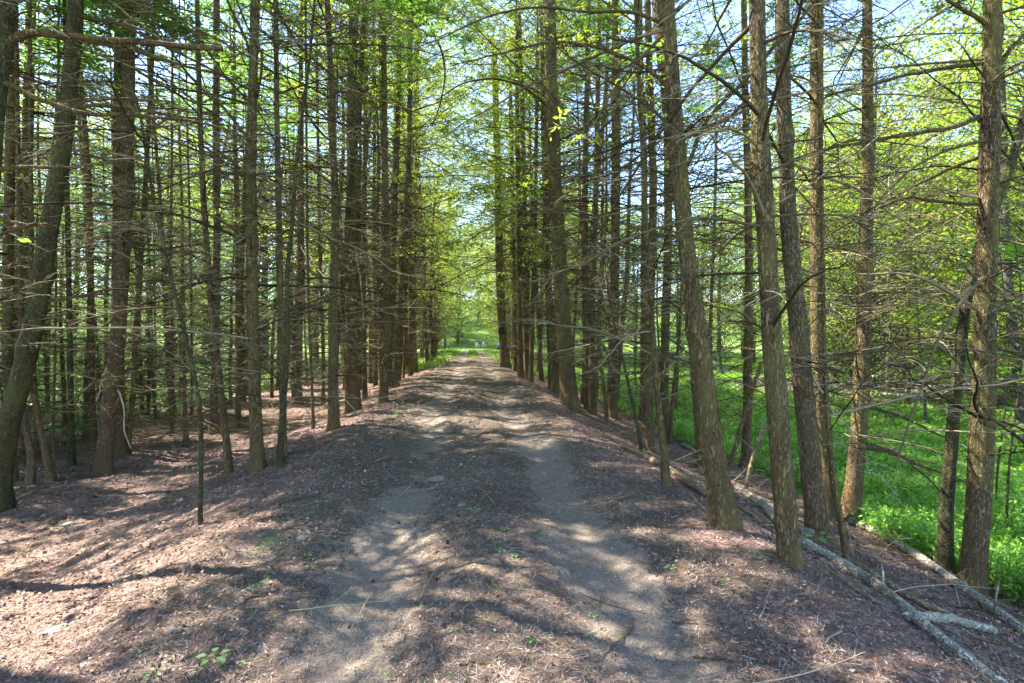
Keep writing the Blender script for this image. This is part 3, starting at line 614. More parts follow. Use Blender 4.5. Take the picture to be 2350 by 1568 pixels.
hand_branch('R25', [(1990, 936), (2063, 952), (2163, 1000), (2223, 1020)], 8, 3, 8, .5)
hand_branch('R25', [(1987, 1020), (2043, 1032), (2103, 1063), (2159, 1079), (2218, 1100)], 10, 4, 10, .5)
hand_branch('R25', [(1985, 1026), (2070, 1050), (2140, 1110), (2190, 1180)], 6, 2, 12, .5)
hand_branch('R25', [(1985, 700), (1940, 705), (1900, 700)], 6, 3, 6, .4)
hand_branch('R9', [(1284, 600), (1340, 640), (1380, 700), (1400, 760)], 5, 3, 6, .6)
hand_branch('R22', [(1850, 830), (1870, 880), (1910, 950), (1950, 990)], 5, 2, 5, .25, tint=.97)
hand_branch('R19', [(1535, 770), (1570, 785), (1600, 810)], 5, 3, 3, .3, tint=.95)

for key, pts, w0_, w1_ in [('L9', [(583, 150), (560, 90), (530, 30), (500, -30)], 6, 4), ('L10b', [(634, 20), (680, 100), (720, 135), (770, 175)], 6, 2), ('L8', [(462, 96), (520, 180), (600, 260), (640, 340)], 5, 2),
        ('L5a', [(296, 150), (340, 180), (400, 215), (470, 250), (560, 310)], 6, 2), ('L3', [(66, 60), (148, 92), (280, 148), (400, 200), (470, 240)], 6, 2), ('L8', [(466, 335), (500, 360), (568, 412), (620, 470)], 4, 2),
        ('L14', [(884, -40), (943, 0), (983, 52), (1011, 104), (1023, 148), (1023, 180), (1007, 260), (993, 288)], 6, 2), ('L11', [(767, 330), (730, 300), (690, 240), (650, 160)], 5, 2), ('L13', [(810, 420), (760, 380), (700, 340), (640, 330)], 5, 2),
        ('L5a', [(286, 560), (340, 575), (430, 560), (520, 545)], 5, 2), ('L9', [(580, 640), (500, 640), (420, 660), (330, 700), (250, 740)], 6, 2), ('L6', [(318, 700), (380, 690), (450, 650), (520, 640)], 4, 2),
        ('R13', [(1414, 300), (1370, 340), (1330, 400), (1290, 420)], 5, 2), ('R9', [(1266, 250), (1200, 200), (1130, 180), (1060, 190), (1000, 230)], 6, 2), ('R9', [(1270, 330), (1330, 300), (1400, 240), (1450, 160)], 5, 2), ('R17', [(1498, 330), (1440, 380), (1380, 400), (1300, 405)], 5, 2)]:
    hand_branch(key, pts, w0_, w1_, 13, .5, tint=.2)
# little black sign nailed to its tree
sr, sb_, sD, _, _ = TREES['R1']
sp = at_depth(1151, 759, sD-0.30); sg = thing('trail_sign', sp, 'small black notice board with rounded top fixed to a trunk by the track', 'sign')
wS = 14*sD/FP; hS = 13.5*sD/FP
def rbox(g, c, s, rr=0.0, t=0.0):
    x, y, z = np.array(s)/2; v = np.array([[i*x, j*y, k*z] for i in (-1, 1) for j in (-1, 1) for k in (-1, 1)])+np.array(c)
    g.add(v, np.array([[0, 1, 3, 2], [4, 6, 7, 5], [0, 4, 5, 1], [2, 3, 7, 6], [0, 2, 6, 4], [1, 5, 7, 3]]), t)
BLACK = plain('black_board', (0.012, 0.014, 0.013), .5); GREYP = plain('faded_marks', (0.10, 0.11, 0.10), .6)
g = G()
ang = np.linspace(0, np.pi, 9); prof = [(-wS/2, -hS/2)]+[(-wS/2*math.cos(a)*(1 if 1 else 0), hS*0.22+hS*.28*math.sin(a)) for a in ang]+[(wS/2, -hS/2)]
cols = [(-wS/2*math.cos(a), hS*.22+hS*.28*math.sin(a)) for a in ang]
for (a, b_) in zip(cols[:-1], cols[1:]):
    v = np.array([[a[0], -.015, -hS/2], [b_[0], -.015, -hS/2], [b_[0], -.015, b_[1]], [a[0], -.015, a[1]], [a[0], .015, -hS/2], [b_[0], .015, -hS/2], [b_[0], .015, b_[1]], [a[0], .015, a[1]]])
    g.add(v, np.array([[0, 1, 2, 3], [5, 4, 7, 6], [3, 2, 6, 7], [0, 4, 5, 1]]))
g.build('board', BLACK, sg, smooth=False)
for k, (zz, ww) in enumerate([(.22, .3), (.08, .6), (-.06, .5), (-.22, .62)]):
    g = G()
    for q in range(1):
        rbox(g, (0, -.019, hS*zz), (wS*ww, .004, hS*.055))
    g.build('faded_line', GREYP, sg, smooth=False)

# --- filler spruces: the grove on the left runs deep, the row carries on along the track
taken = [TREES[k][1][:2] for k in TREES]
def filler(n, xr, yr, label, group, mind=1.1, seed=1, far=False, rr=(.7, 1.3), crown_z=(5.5, 7.5), cs=1.0, nodead=False, CR=CROWN, cond=None):
    rg = np.random.default_rng(seed); c = 0; tries = 0
    while c < n and tries < n*40:
        tries += 1; x = rg.uniform(*xr); y = rg.uniform(*yr)
        if min(math.hypot(x-a, y-b) for a, b in taken) < mind: continue
        if cond and not cond(x, y): continue
        taken.append((x, y)); c += 1
        base = (x, y, h1(x, y)); d = math.hypot(x, y)
        root = thing('spruce_tree', base, label, 'tree', group)
        lean = (rg.normal(0, .03), rg.normal(0, .03), 1); s = rg.uniform(*rr); hs = rg.uniform(.85, 1.15)
        me, p = TR[rg.integers(len(TR))]; rz = rg.uniform(0, 6.28)
        t = put(me, 'trunk', root, (0, 0, 0), rz, (s, s, hs), lean)
        if not nodead:
            dm = DEAD[rg.integers(len(DEAD))] if d < 16 else DEAD_FAR[rg.integers(len(DEAD_FAR))]
            s2 = rg.uniform(.8, 1.15); put(dm, 'dead_branches', root, (0, 0, 0), rg.uniform(0, 6.28), (s2, s2, s2), lean, 'stuff')
        if CR is None: continue
        cz = rg.uniform(*crown_z); cm, cw = CR[rg.integers(len(CR))]; s3 = cs*rg.uniform(.75, 1.1)
        co = put(cm, 'crown', root, (lean[0]*cz, lean[1]*cz, cz), rg.uniform(0, 6.28), (s3, s3, ((21 if CR is ARCH else 17)*hs-cz)/10.3), lean)
        put(cw, 'limbs', co, kind='stuff')
filler(19, (-14, -3.2), (13, 38), 'slim shaded trunk deep in the dense grove left of the track', 'grove trunks deep in shade', 1.15, 11, rr=(.45, 1.1), crown_z=(9, 11.5), cs=.66, cond=lambda x, y: x > -.47*y)
filler(6, (-5, -2.6), (16, 26), 'crowded row trunk far along the left track edge', 'far left row trunks', .9, 22, rr=(.7, 1.2), crown_z=(6, 8), CR=ARCH)
filler(10, (-5, -2.6), (26, 46), 'crowded row trunk far along the left track edge', 'far left row trunks', .9, 12, rr=(.7, 1.3), crown_z=(4.2, 5.5), CR=ARCH)
filler(14, (-15, -4.5), (13, 36), 'thin', 'thin dim stems of the left grove', .75, 18, nodead=True, rr=(.3, .55), CR=None, cond=lambda x, y: x > -.62*y)
filler(10, (-15, -7.5), (10, 22), 'thin', 'thin stems of the left hollow', .9, 19, rr=(.35, .6), CR=None, cond=lambda x, y: x < -.5*y)
filler(6, (-24, -13), (12, 40), 'distant slender trunk at the outer edge of the left grove', 'outer grove trunks', 1.8, 13, rr=(.5, 1.1), crown_z=(9, 11), cs=.8)
filler(11, (2.6, 4.2), (19, 46), 'crowded row trunk far along the right track edge', 'far right row trunks', 1.1, 14, rr=(.7, 1.2), crown_z=(4.2, 5.5), CR=ARCH)
filler(7, (3.8, 7), (13, 34), 'trunk on the lower right bank behind the roadside row', 'lower bank trunks', 1.6, 15, rr=(.6, 1.0))
# unseen trees left of and behind the camera, added to cast shade into view
filler(6, (-14, -6.5), (-3, 5), 'unseen spruce added left of the view for its shade', 'grove trunks beside the camera', 2.2, 16, crown_z=(6, 8), cs=1.1, nodead=True, CR=NEARC)

filler(1, (-5.6, -5.2), (4.6, 5.0), 'unseen spruce added left of the view for its shade', 'grove trunks beside the camera', .3, 17, crown_z=(7, 7.2), cs=1.15, nodead=True, CR=NEARC)  # extra unseen pair, added to shade the near part of the track
filler(1, (-4.4, -4.0), (3.0, 3.3), 'unseen spruce added left of the view for its shade', 'grove trunks beside the camera', .3, 27, crown_z=(8, 8.2), cs=1.0, nodead=True, CR=NEARC)
# ------------------------------------------------------------------ hemlocks with low flat sprays
HEM = []
for i in range(4):
    rg = np.random.default_rng(400+i)
    a, b = live_crown(rg, straight, 0.8, 8.5, 58, 2.4, 14, 9, 3, 0.06, 0.026, low=.8, droop=-.25, flat=.12)
    HEM.append((a.mesh('crown', HEML, False), b.mesh('crown_limbs', TWIG)))
def hemlock(x, y, s, label, group, seed):
    rg = np.random.default_rng(seed); root = thing('hemlock_tree', (x, y, h1(x, y)), label, 'tree', group)
    me, p = TR[rg.integers(len(TR))]; put(me, 'trunk', root, (0, 0, 0), rg.uniform(0, 6), (.55*s, .55*s, .55*s))
    a, b = HEM[rg.integers(len(HEM))]; rz = rg.uniform(0, 6)
    c = put(a, 'crown', root, (0, 0, 0), rz, (s, s, s)); put(b, 'limbs', c, kind='stuff')
rgH = np.random.default_rng(5)
HL = [(-9.2, 11.6, .6), (-10.4, 14, .75), (-8.8, 15, .55), (-12, 18.5, 1.0), (-10.5, 17.5, .8), (-13, 21.5, 1.1), (-11.0, 12.6, .75), (-15, 18, 1.0), (-9.6, 22, .8), (-7.5, 21, .6), (-10.5, 10.0, 1.0), (-12.5, 12.5, 1.1), (-9.6, 13.5, .8), (-14, 9.5, 1.1), (-15, 15, 1.3), (-11.5, 17, 1.0), (-17, 19, 1.4), (-13.6, 22, 1.2), (-18, 12, 1.2), (-9, 20, .9), (-20, 25, 1.4), (-16, 11, 1.0), (-18, 16, 1.2), (-21, 20, 1.3), (-12, 27, 1.2), (-17, 30, 1.5), (-11, 31, 1.1), (-22, 14, 1.2), (-13.5, 7.4, .9)]
for i, (x, y, s) in enumerate(HL):
    hemlock(x, y, s, 'feathery pale green hemlock with low sprays behind the left grove trunks', 'low hemlocks left of the grove', 50+i)
for i, (x, y, s) in enumerate([(8.2, 20, .8), (11.5, 24, 1.0), (9.5, 29, 1.0), (15.5, 25, 1.1), (20, 22, 1.2), (13, 35, 1.3), (6.5, 27, .7), (22, 31, 1.3), (26, 19, 1.1)]):
    hemlock(x, y, s, 'grey green hemlock with tiered sprays at the far side of the meadow', 'hemlocks beyond the meadow', 80+i)

# ------------------------------------------------------------------ broadleaved trees behind
BRO = []
for i in range(6):
    rg = np.random.default_rng(500+i); g = G(); gw = G()
    H = 13.0; nc = 250
    z = rg.uniform(1.2, H, nc) if i % 2 else 2.2+(H-2.2)*rg.uniform(0, 1, nc)**.8
    rmax = 3.6*np.sin(np.clip((z-.2)/H, 0, 1)*np.pi*.93)**.6+.3
    ph = rg.uniform(0, 6.283, nc); rr = rmax*rg.uniform(0.25, 1, nc)**.6
    cc = np.stack([np.cos(ph)*rr, np.sin(ph)*rr, z], 1)
    per = 52; pts = cc[:, None, :] + rg.normal(0, 1, (nc, per, 3))*np.array([.42, .42, .13])*rg.uniform(.7, 1.4, (nc, 1, 1))
    pts[..., 2] -= 0.12*((pts[..., :2]-cc[:, None, :2])**2).sum(-1)
    leaves(g, pts.reshape(-1, 3), 0.135, rg, .45)
    s = np.linspace(0, 1, 7)[None, :, None]; st = np.stack([0*z, 0*z, np.maximum(.8, z-rr*.6-.4)], 1)
    A = st[:, None, :]+(cc-st)[:, None, :]*s; A[..., 2] += .25*np.sin(s[..., 0]*np.pi)*-.6; A += rg.normal(0, .03, A.shape)*s
    tubes(gw, A, (0.022*(1-s[..., 0]*.85))*np.ones((nc, 1)), 4, rg.uniform(0, .6, nc))
    zz = np.linspace(-.2, H*.95, 24); p = np.stack([.2*np.sin(zz*.3+i), .2*np.cos(zz*.25+i)-.2, zz], 1)
    tk = trunk_geo(p, .15*(1-np.clip(zz, 0, H)/H)**.8+.015, 10, rg, .4, .05, 3)
    BRO.append((g.mesh('crown', LEAF if i % 3 else LEAF2, False), gw.mesh('limbs', BARK_GREY), tk.mesh('trunk', BARK_GREY)))
def broad(x, y, s, label, group, seed, k=None):
    rg = np.random.default_rng(seed); root = thing('broadleaf_tree', (x, y, h1(x, y)), label, 'tree', group)
    a, b, c = BRO[rg.integers(len(BRO)) if k is None else k]; rz = rg.uniform(0, 6); sz = s*rg.uniform(.9, 1.2)
    put(c, 'trunk', root, (0, 0, 0), rz, (s, s, sz)); o = put(a, 'crown', root, (0, 0, 0), rz, (s, s, sz)); put(b, 'limbs', o, kind='stuff')
rg = np.random.default_rng(9)
def scatter(n, xr, yr, mind, s, label, group, seed, avoid=None):
    rg = np.random.default_rng(seed); pts = []; k = 0
    while len(pts) < n and k < 4000:
        k += 1; x = rg.uniform(*xr); y = rg.uniform(*yr)
        if avoid and avoid(x, y): continue
        if any(math.hypot(x-a, y-b) < mind for a, b in pts): continue
        pts.append((x, y)); broad(x, y, rg.uniform(*s), label, group, seed*100+len(pts))
scatter(24, (-42, -19), (6, 50), 4.0, (.75, 1.1), 'sunlit leafy tree behind the left grove', 'leafy trees behind the left grove', 21)
scatter(12, (-30, -8), (38, 75), 5, (1.2, 1.7), 'bright leafy tree beyond the far end of the left grove', 'leafy trees past the grove end', 22)
scatter(26, (22, 50), (14, 50), 4.2, (1.1, 1.6), 'sunlit leafy tree on the far side of the green meadow', 'leafy trees across the meadow', 23)
scatter(12, (7, 34), (46, 78), 5, (1.2, 1.7), 'bright leafy tree beyond the far end of the right row', 'leafy trees past the right row', 24)
scatter(22, (-26, 30), (104, 150), 5.5, (1.4, 2.1), 'distant tree closing the clearing at the end of the track', 'trees closing the clearing', 25)
scatter(9, (15, 27), (12, 30), 3.4, (.8, 1.2), 'layered bright green tree standing in the meadow near the bank', 'meadow broadleaf trees', 26)
for i, (x, y, s) in enumerate([(-4.6, 62, 1.4), (-5.0, 52, 1.15), (-5.4, 74, 1.7), (4.6, 55, 1.25), (5.6, 66, 1.5), (-7, 92, 1.3), (7.5, 84, 1.4), (9, 97, 1.6), (-10, 99, 1.6)]):
    broad(x, y, s, ['green leafy tree left of the track where it meets the clearing', 'green leafy tree right of the track where it meets the clearing'][x > 0], 'trees flanking the clearing', 700+i)

# young maples with a few large pale leaves
def maple(x, y, H, label, seed, n=90, ls=.11):
    rg = np.random.default_rng(seed); root = thing('maple_sapling', (x, y, h1(x, y)), label, 'sapling', 'young maples')
    z = np.linspace(-.1, H, 20); p = np.stack([.06*np.sin(z*1.3+seed), .06*np.cos(z)-.06, z], 1)
    g = G(); tubes(g, p[None], (.016*(1-z/H*.8)+.003)[None], 8); 
    nb = 16; zb = rg.uniform(H*.3, H, nb); A = branch_axes(rg, axis_fn(p)(zb), None, rg.uniform(0, 6.28, nb), rg.uniform(.1, .5, nb), rg.uniform(.4, .9, nb), 6, np.full(nb, -.15))
    g.build('trunk', BARK_G, root)
    g3 = G(); tubes(g3, A, np.full((nb, 6), .004), 4); g3.build('twigs', TWIG, root)['kind'] = 'stuff'
    g2 = G(); idx = rg.integers(0, nb, n); tt = rg.uniform(.3, 1, n)*5; i0 = np.minimum(tt.astype(int), 4); q = A[idx, i0]*(1-(tt-i0))[:, None]+A[idx, i0+1]*(tt-i0)[:, None]
    q += rg.normal(0, .05, q.shape)
    for a in (-.9, 0, .9):     # three lobes per leaf
        pass
    leaves(g2, q, ls, rg, .35, .95); g2.build('foliage', LEAF2, root, False)
maple(-7.7, 8.6, 5.2, 'young maple with pale leaves behind the thick leaning olive trunk', 31, 130)
maple(-9.2, 10.8, 3.2, 'short young maple with bright leaves among the hemlock sprays', 32, 120)
maple(-8.0, 8.9, 2.6, 'low leafy maple sapling beside the swept foot stem', 33, 90)
maple(-5.2, 5.4, 5.0, 'overhanging young maple with leaves near the top left corner', 34, 60)
maple(8.2, 7.2, 4.6, 'young maple with layered leaves in the meadow behind the dark trunk', 35, 240)
maple(9.8, 8.8, 5.4, 'taller young maple with layered leaves in the sunny meadow', 36, 260)

# ------------------------------------------------------------------ fallen logs
def logp(label, pts, w0, w1, mat, name='fallen_log', group='fallen logs on the right bank', lift=0.6, k=18, stubs=3, seed=0):
    P = []; Ds = []
    for (x, y) in pts:
        p, D = on_ground(x, y); P.append(p); Ds.append(D)
    P = np.array(P); b = P[0].copy()
    q, u = smooth_path(P, 46); L = u[-1]
    un = u/L; q = np.stack([np.polyval(np.polyfit(un, q[:, k_], 3), un) for k_ in range(3)], 1)
    rg = np.random.default_rng(int(pts[0][0]))
    R = np.interp(np.linspace(0, 1, 46), [0, 1], [w0*Ds[0], w1*Ds[-1]])/(2*FP)/math.sqrt(1+((pts[0][0]-1175)/FP)**2)*0.98
    zg = hgt(q[:, 0], q[:, 1])+R*lift; q[:, 2] = np.polyval(np.polyfit(un, zg, 3), un)
    q[:, 2] += R*.35; R = R*(1+0.04*rg.normal(0, 1, 46)); R2 = np.r_[0.001, R[0]*.9, R[1:-1], R[-1]*.9, .001]; q2 = np.vstack([q[0], q, q[-1]]); 
    q2[0] = q[0]-(q[1]-q[0])*.05; q2[-1] = q[-1]+(q[-1]-q[-2])*.05
    root = thing(name, b, label, 'log', group)
    trunk_geo(q2-b, R2, k, rg, 0, .06, 5).build('log_trunk', mat, root)
    if stubs:
        zi = rg.integers(4, 40, stubs); ph = rg.uniform(0, 6.28, stubs); A = branch_axes(rg, q[zi]-b, None, ph, rg.uniform(.3, 1.0, stubs), rg.uniform(.12, .4, stubs), 6, np.full(stubs, -.1))
        for a in A:
            g = G(); tubes(g, a[None], np.linspace(R.mean()*.28, .004, 6)[None], 6, [.6]); g.build('branch_stub', mat, root)
logp('long pale birch like log running down the right bank into the corner', [(1836, 1252), (1880, 1278), (1933, 1309), (1990, 1341), (2074, 1407), (2161, 1481), (2291, 1572)], 30, 28, BIRCH)
logp('smooth olive brown log lying just beyond the long pale log', [(1975, 1316), (2074, 1372), (2120, 1398), (2178, 1422)], 26, 20, DEADW, stubs=1)
logp('short mossy log with a splintered end pointing right', [(2082, 1424), (2150, 1430), (2196, 1434), (2277, 1454)], 26, 24, BIRCH, stubs=1)
logp('outermost long grey log leading from the dark trunk to the right edge', [(1928, 1194), (1970, 1205), (2018, 1228), (2147, 1313), (2228, 1369), (2319, 1442), (2380, 1480)], 18, 30, BIRCH, stubs=4)
logp('tan barkless log pointing at the roots of the big leaning trunk', [(1424, 1026), (1480, 1050), (1522, 1075), (1566, 1107), (1624, 1140)], 10, 20, DEADW, stubs=2)
logp('grey log end beside the flared roots of the big leaning trunk', [(1687, 1126), (1712, 1138), (1735, 1156), (1785, 1208)], 18, 24, BIRCH, stubs=3)
logp('thin tan pole lying below the grey log end', [(1696, 1168), (1735, 1195), (1790, 1236)], 8, 11, DEADW, stubs=1)
logp('thin pale pole lying across the bank under the large split trunk', [(1396, 906), (1425, 930), (1462, 968), (1500, 1000)], 7, 8, DEADW, stubs=1)
logp('brown thin log on the near side of the long pale log', [(1908, 1322), (1960, 1356), (2021, 1394)], 11, 13, DEADW, stubs=2)
logp('greyish pole resting behind the sunlit slender stem on the bank', [(1567, 1022), (1600, 1044), (1640, 1075)], 9, 12, BIRCH, stubs=1)
logp('dead log lying on the hollow floor between left grove trunks', [(330, 960), (380, 962), (440, 975), (470, 985)], 9, 7, DEADW, group='fallen wood in the left grove', stubs=4)
logp('weathered log low in the left grove beside the orange stem', [(452, 935), (500, 950), (560, 962)], 8, 6, DEADW, group='fallen wood in the left grove', stubs=4)
# leaning dead stem on the bank
def pole(label, pts, w0, w1, D, mat):
    P = np.array([at_depth(x, y, D) for x, y in pts]); b = P[0].copy(); q, u = smooth_path(P, 20)
    root = thing('leaning_pole', b, label, 'pole', 'leaning dead stems on the bank'); rg = np.random.default_rng(int(pts[0][0]))
    trunk_geo(q-b, np.linspace(w0, w1, 20)*D/(2*FP), 10, rg, 0, .06, 2).build('stem', mat, root)
bb, DD = on_ground(1706, 1132); pole('pale dead stem propped up between bank trunks', [(1708, 1134), (1725, 1060), (1745, 1000), (1760, 965)], 9, 8, DD, DEADW)
bb, DD = on_ground(1674, 1075); pole('dark dead stem slanting up to the tall scaly trunk', [(1674, 1075), (1700, 980), (1725, 900), (1748, 830)], 11, 8, DD, BARK)
bb, DD = on_ground(1393, 975); pole('dark slanting stem crossing in front of the twin trunks', [(1420, 900), (1393, 804), (1345, 740), (1301, 678)], 8, 5, DD, BARK)

# ------------------------------------------------------------------ stones, twigs, seedlings, leaves on the track
def stone(px, py, w, hh, label, col_t=.7, flat=.45, rotz=0.3):
    p, D = on_ground(px, py); rg = np.random.default_rng(int(px)); g = G(); n = 20; m = 12
    th = np.linspace(0, np.pi, m)[:, None]; ph = np.linspace(0, 2*np.pi, n+1)[:-1][None, :]
    r = 1+.25*fbm(np.cos(ph)*1.3*np.sin(th)+5+px, np.sin(ph)*1.3*np.sin(th)+np.cos(th), 3, 2)
    sx = w*D/FP/2; sy = hh*D/FP/2*D/1.7; 
    v = np.stack([r*np.sin(th)*np.cos(ph)*sx, r*np.sin(th)*np.sin(ph)*sy, r*np.cos(th)*min(sx, sy)*flat+0*ph], -1)
    i = np.arange(m-1)[:, None]*n; j = np.arange(n)[None, :]; f = np.stack([i+j, i+n+j, i+n+(j+1) % n, i+(j+1) % n], -1)
    g.add(v, f, col_t); o = g.build('stone', STONE); o.location = (p[0], p[1], p[2]+min(sx, sy)*flat*.08); o.rotation_euler = (0, 0, rotz)
    tag(o, label, 'stone', 'stones on the track')
def stonemat():
    m, t = M('grey_stone'); tc = N_(t, 'ShaderNodeTexCoord').outputs['Object']; n = noise(t, tc, 30, 6, .65)
    finish(t, ramp(t, n, [(.3, (.10, .085, .06)), (.7, (.25, .215, .17))]), .85, n, .5, .006); return m
STONE = stonemat()
stone(1292, 1313, 28, 24, 'smooth pale oblong stone in the middle of the track')
stone(1005, 1100, 46, 12, 'flat broad grey stone beside the left wheel rut', flat=.3)
stone(694, 1237, 22, 12, 'rounded brown stone on the left verge in the needle litter', flat=.8)
stone(405, 1446, 26, 14, 'olive stone half buried in leaves at the lower left')
stone(158, 1204, 24, 6, 'tan stone lying on the pink floor before the thick olive trunk')
stone(1462, 1224, 22, 7, 'narrow white stone in the right wheel rut')
stone(1503, 1272, 14, 9, 'small chipped pale stone right of the right wheel rut')
stone(1060, 1160, 20, 8, 'bluish stone right of the left rut bend')
stone(170, 1435, 120, 24, 'large bare rock slab showing through litter at lower left', flat=.12, rotz=.5)
def stick(label, pts, w, tint=.6):
    P = []
    for (x, y) in pts: p, D = on_ground(x, y); P.append(p)
    P = np.array(P); b = P[0].copy(); q, u = smooth_path(P, 14); q[:, 2] = hfine(q[:, 0], q[:, 1])+w*D/FP*.6
    rg = np.random.default_rng(int(pts[0][0])); g = G(); q[1:-1] += rg.normal(0, .004, (12, 3)); tubes(g, (q-b)[None], (np.linspace(1, .5, 14)*w*D/FP/2)[None], 6, [tint])
    A, _, _ = side((q-b)[None], 3, .3, .9, .7, lambda t: .12+0*t, 4, rg, .05, 0, .1); tubes(g, A, np.full((3, 4), .0018), 4, np.full(3, tint))
    o = g.build('fallen_twig', TWIG); o.location = b; tag(o, label, 'twig', 'twigs lying on the track')
stick('curved forked stick in the right wheel rut', [(1452, 1424), (1446, 1457), (1415, 1484), (1364, 1523)], 7, .6)
stick('straight pale stick lying between the ruts', [(1086, 1307), (1120, 1335), (1157, 1364)], 4, .6)
stick('dark short stick at the bottom centre of the track', [(1056, 1532), (1092, 1532), (1128, 1537)], 7, .3)
stick('thin straight stick at the bottom right of the track', [(1590, 1515), (1635, 1518), (1680, 1524)], 6, .5)
stick('slender twig beside the right wheel rut', [(1591, 1295), (1629, 1274)], 4, .7)
stick('white root like twig curling on the right bank', [(1933, 1440), (1928, 1462), (1905, 1468), (1889, 1484)], 6, .85)
stick('pale root exposed across the middle of the track', [(1215, 1115), (1228, 1135), (1240, 1150)], 5, .7)
stick('brown stick near the lower left of the track', [(560, 1384), (600, 1372), (640, 1356)], 7, .4)
stick('long curved thin twig right of the pale small stone', [(1090, 1385), (1062, 1400), (1058, 1440), (1070, 1470)], 3, .8)
stick('short twig at left verge above the rounded stone', [(640, 1160), (690, 1150), (735, 1140)], 5, .5)
seeds = [(1361, 1417, 10), (1355, 1463, 14), (1223, 1478, 13), (1540, 1307, 12), (1545, 1244, 10), (1626, 1381, 9), (1661, 1343, 7), (1509, 1421, 7), (1190, 1355, 9), (1208, 1400, 8), (1181, 1280, 8), (1728, 1274, 9), (578, 1412, 10), (584, 1355, 12), (611, 1343, 12), (713, 1307, 10), (707, 1280, 10), (1107, 1295, 8), (1098, 1334, 8), (1020, 1391, 8), (1041, 1451, 8), (1119, 1427, 9), (1158, 1217, 8), (1089, 1176, 11), (1026, 1545, 9), (553, 1527, 8), (357, 1552, 18), (1755, 1290, 10), (1880, 1250, 26), (1700, 1215, 8), (880, 1545, 7), (1300, 1180, 7), (1130, 1240, 9), (1150, 1270, 9)]
def seedling(px, py, s, label, group='green seedlings on the track', big=1):
    p, D = on_ground(px, py); rg = np.random.default_rng(int(px*3+py)); n = rg.integers(3, 6); u = s*D/FP
    root = thing('seedling', p, label, 'seedling', group)
    a = np.arange(n)*2*math.pi/n+rg.uniform(0, 6); hh = u*rg.uniform(.5, 1.0)
    g = G(); tip = np.stack([np.cos(a)*u*.55, np.sin(a)*u*.55, np.full(n, hh)], 1); s_ = np.linspace(0, 1, 4)[None, :, None]
    A = tip[:, None, :]*s_; tubes(g, A, np.full((n, 4), .0012), 3); g.build('stem', SEED, root)
    d = norm(np.stack([np.cos(a), np.sin(a), 0*a-.1], 1)); b = np.cross(d, [0, 0, 1.0]); L = (u*rg.uniform(.5, 1.0, n))[:, None]
    m1 = tip+d*L*.3; m2 = tip+d*L*.7; W = L*.32; e = np.array([0, 0, .1])*L
    v = np.stack([tip, m1+b*W+e, m2+b*W*.8+e, tip+d*L, m2-b*W*.8+e, m1-b*W+e], 1)
    for k in range(n): g = G(); g.add(v[k], np.array([[0, 1, 2, 3], [0, 3, 4, 5]]), rg.uniform(0, 1)); g.build('leaf', SEED, root, False)
for i, (x, y, s) in enumerate(seeds): seedling(x, y, s, 'tiny green seedling growing in the needle litter of the track')
seedling(490, 1522, 28, 'largest broad leaved seedling near the bottom left', None)

def scatter_ground(n, rng_, x0, x1, y0, y1, pw=1.6):
    """points with density falling off with distance"""
    u = rng_.uniform(0, 1, n); y = (y0**(1-pw)+(y1**(1-pw)-y0**(1-pw))*u)**(1/(1-pw)); x = rng_.uniform(-1, 1, n)*np.minimum(1.35*y+.4, 13)+.078*y
    k = (x > x0) & (x < x1); return x[k], y[k]
def litter(name, label, n, ln, wd, mat, seed, keep, cat, y1=16, lift=.004, tilt=.25, curl=0.0):
    rg = np.random.default_rng(seed); x, y = scatter_ground(n, rg, -14, 6.4, 1.3, y1); l, r = rut(x, y); m = rg.uniform(0, 1, len(x)) < keep(x, y, np.maximum(l, r)); x = x[m]; y = y[m]
    N = len(x); dd = np.hypot(x, y); c = np.stack([x, y, hfine(x, y)+lift*rg.uniform(.2, 1.6, N)], 1)
    e = .05; nx_ = -(hgt(x+e, y)-hgt(x-e, y))/(2*e); ny_ = -(hgt(x, y+e)-hgt(x, y-e))/(2*e)
    nrm = norm(np.stack([nx_, ny_, np.ones(N)], 1)+rg.normal(0, tilt, (N, 3))); d = norm(np.cross(nrm, rg.normal(0, 1, (N, 3)))); b = np.cross(d, nrm)
    sc_ = np.clip(dd/4.5, .75, 2.2); L = (ln*rg.uniform(.4, 1.5, N)*sc_**.7)[:, None]; W = (wd*rg.uniform(.6, 1.4, N)*sc_)[:, None]
    cu = nrm*L*curl*rg.uniform(-.2, 1, (N, 1))
    if curl: v = np.stack([c-d*L*.5+cu, c+b*W*.5+cu*.3, c+d*L*.5+cu, c-b*W*.5], 1)
    else: v = np.stack([c-d*L*.5-b*W*.5, c-d*L*.5+b*W*.5, c+d*L*.5+b*W*.5, c+d*L*.5-b*W*.5], 1)
    g = G(); g.add(v.reshape(-1, 3), np.arange(4*N).reshape(-1, 4), np.repeat(rg.uniform(0, 1, N), 4)); o = g.build(name, mat, smooth=False); tag(o, label, cat, kind='stuff')
litter('needle_litter', 'brown fallen conifer needles and bits of twig covering the ground', 300000, .05, .0028, LIT, 61, lambda x, y, r: 1-.82*r, 'litter', 18)
litter('dry_leaves', 'dry pinkish brown fallen leaves along the banks', 60000, .026, .018, DLEAF, 62, lambda x, y, r: np.where(x > 1.3, .42, np.where(x < -1.1, .85, .10*(1-r))), 'leaves', 16, .012, .45, .35)
litter('pebbles', 'small grey pebbles pressed into the wheel ruts', 26000, .018, .014, PEB, 63, lambda x, y, r: r*.6, 'pebbles', 12, .004, .3, .2)
litter('green_fragments', 'scattered bits of green and yellow leaf on the ground', 2600, .024, .016, SEED, 64, lambda x, y, r: np.where(np.abs(x) < 1.8, .8, .5)*(1-r*.6), 'leaves', 14, .01, .4, .2)

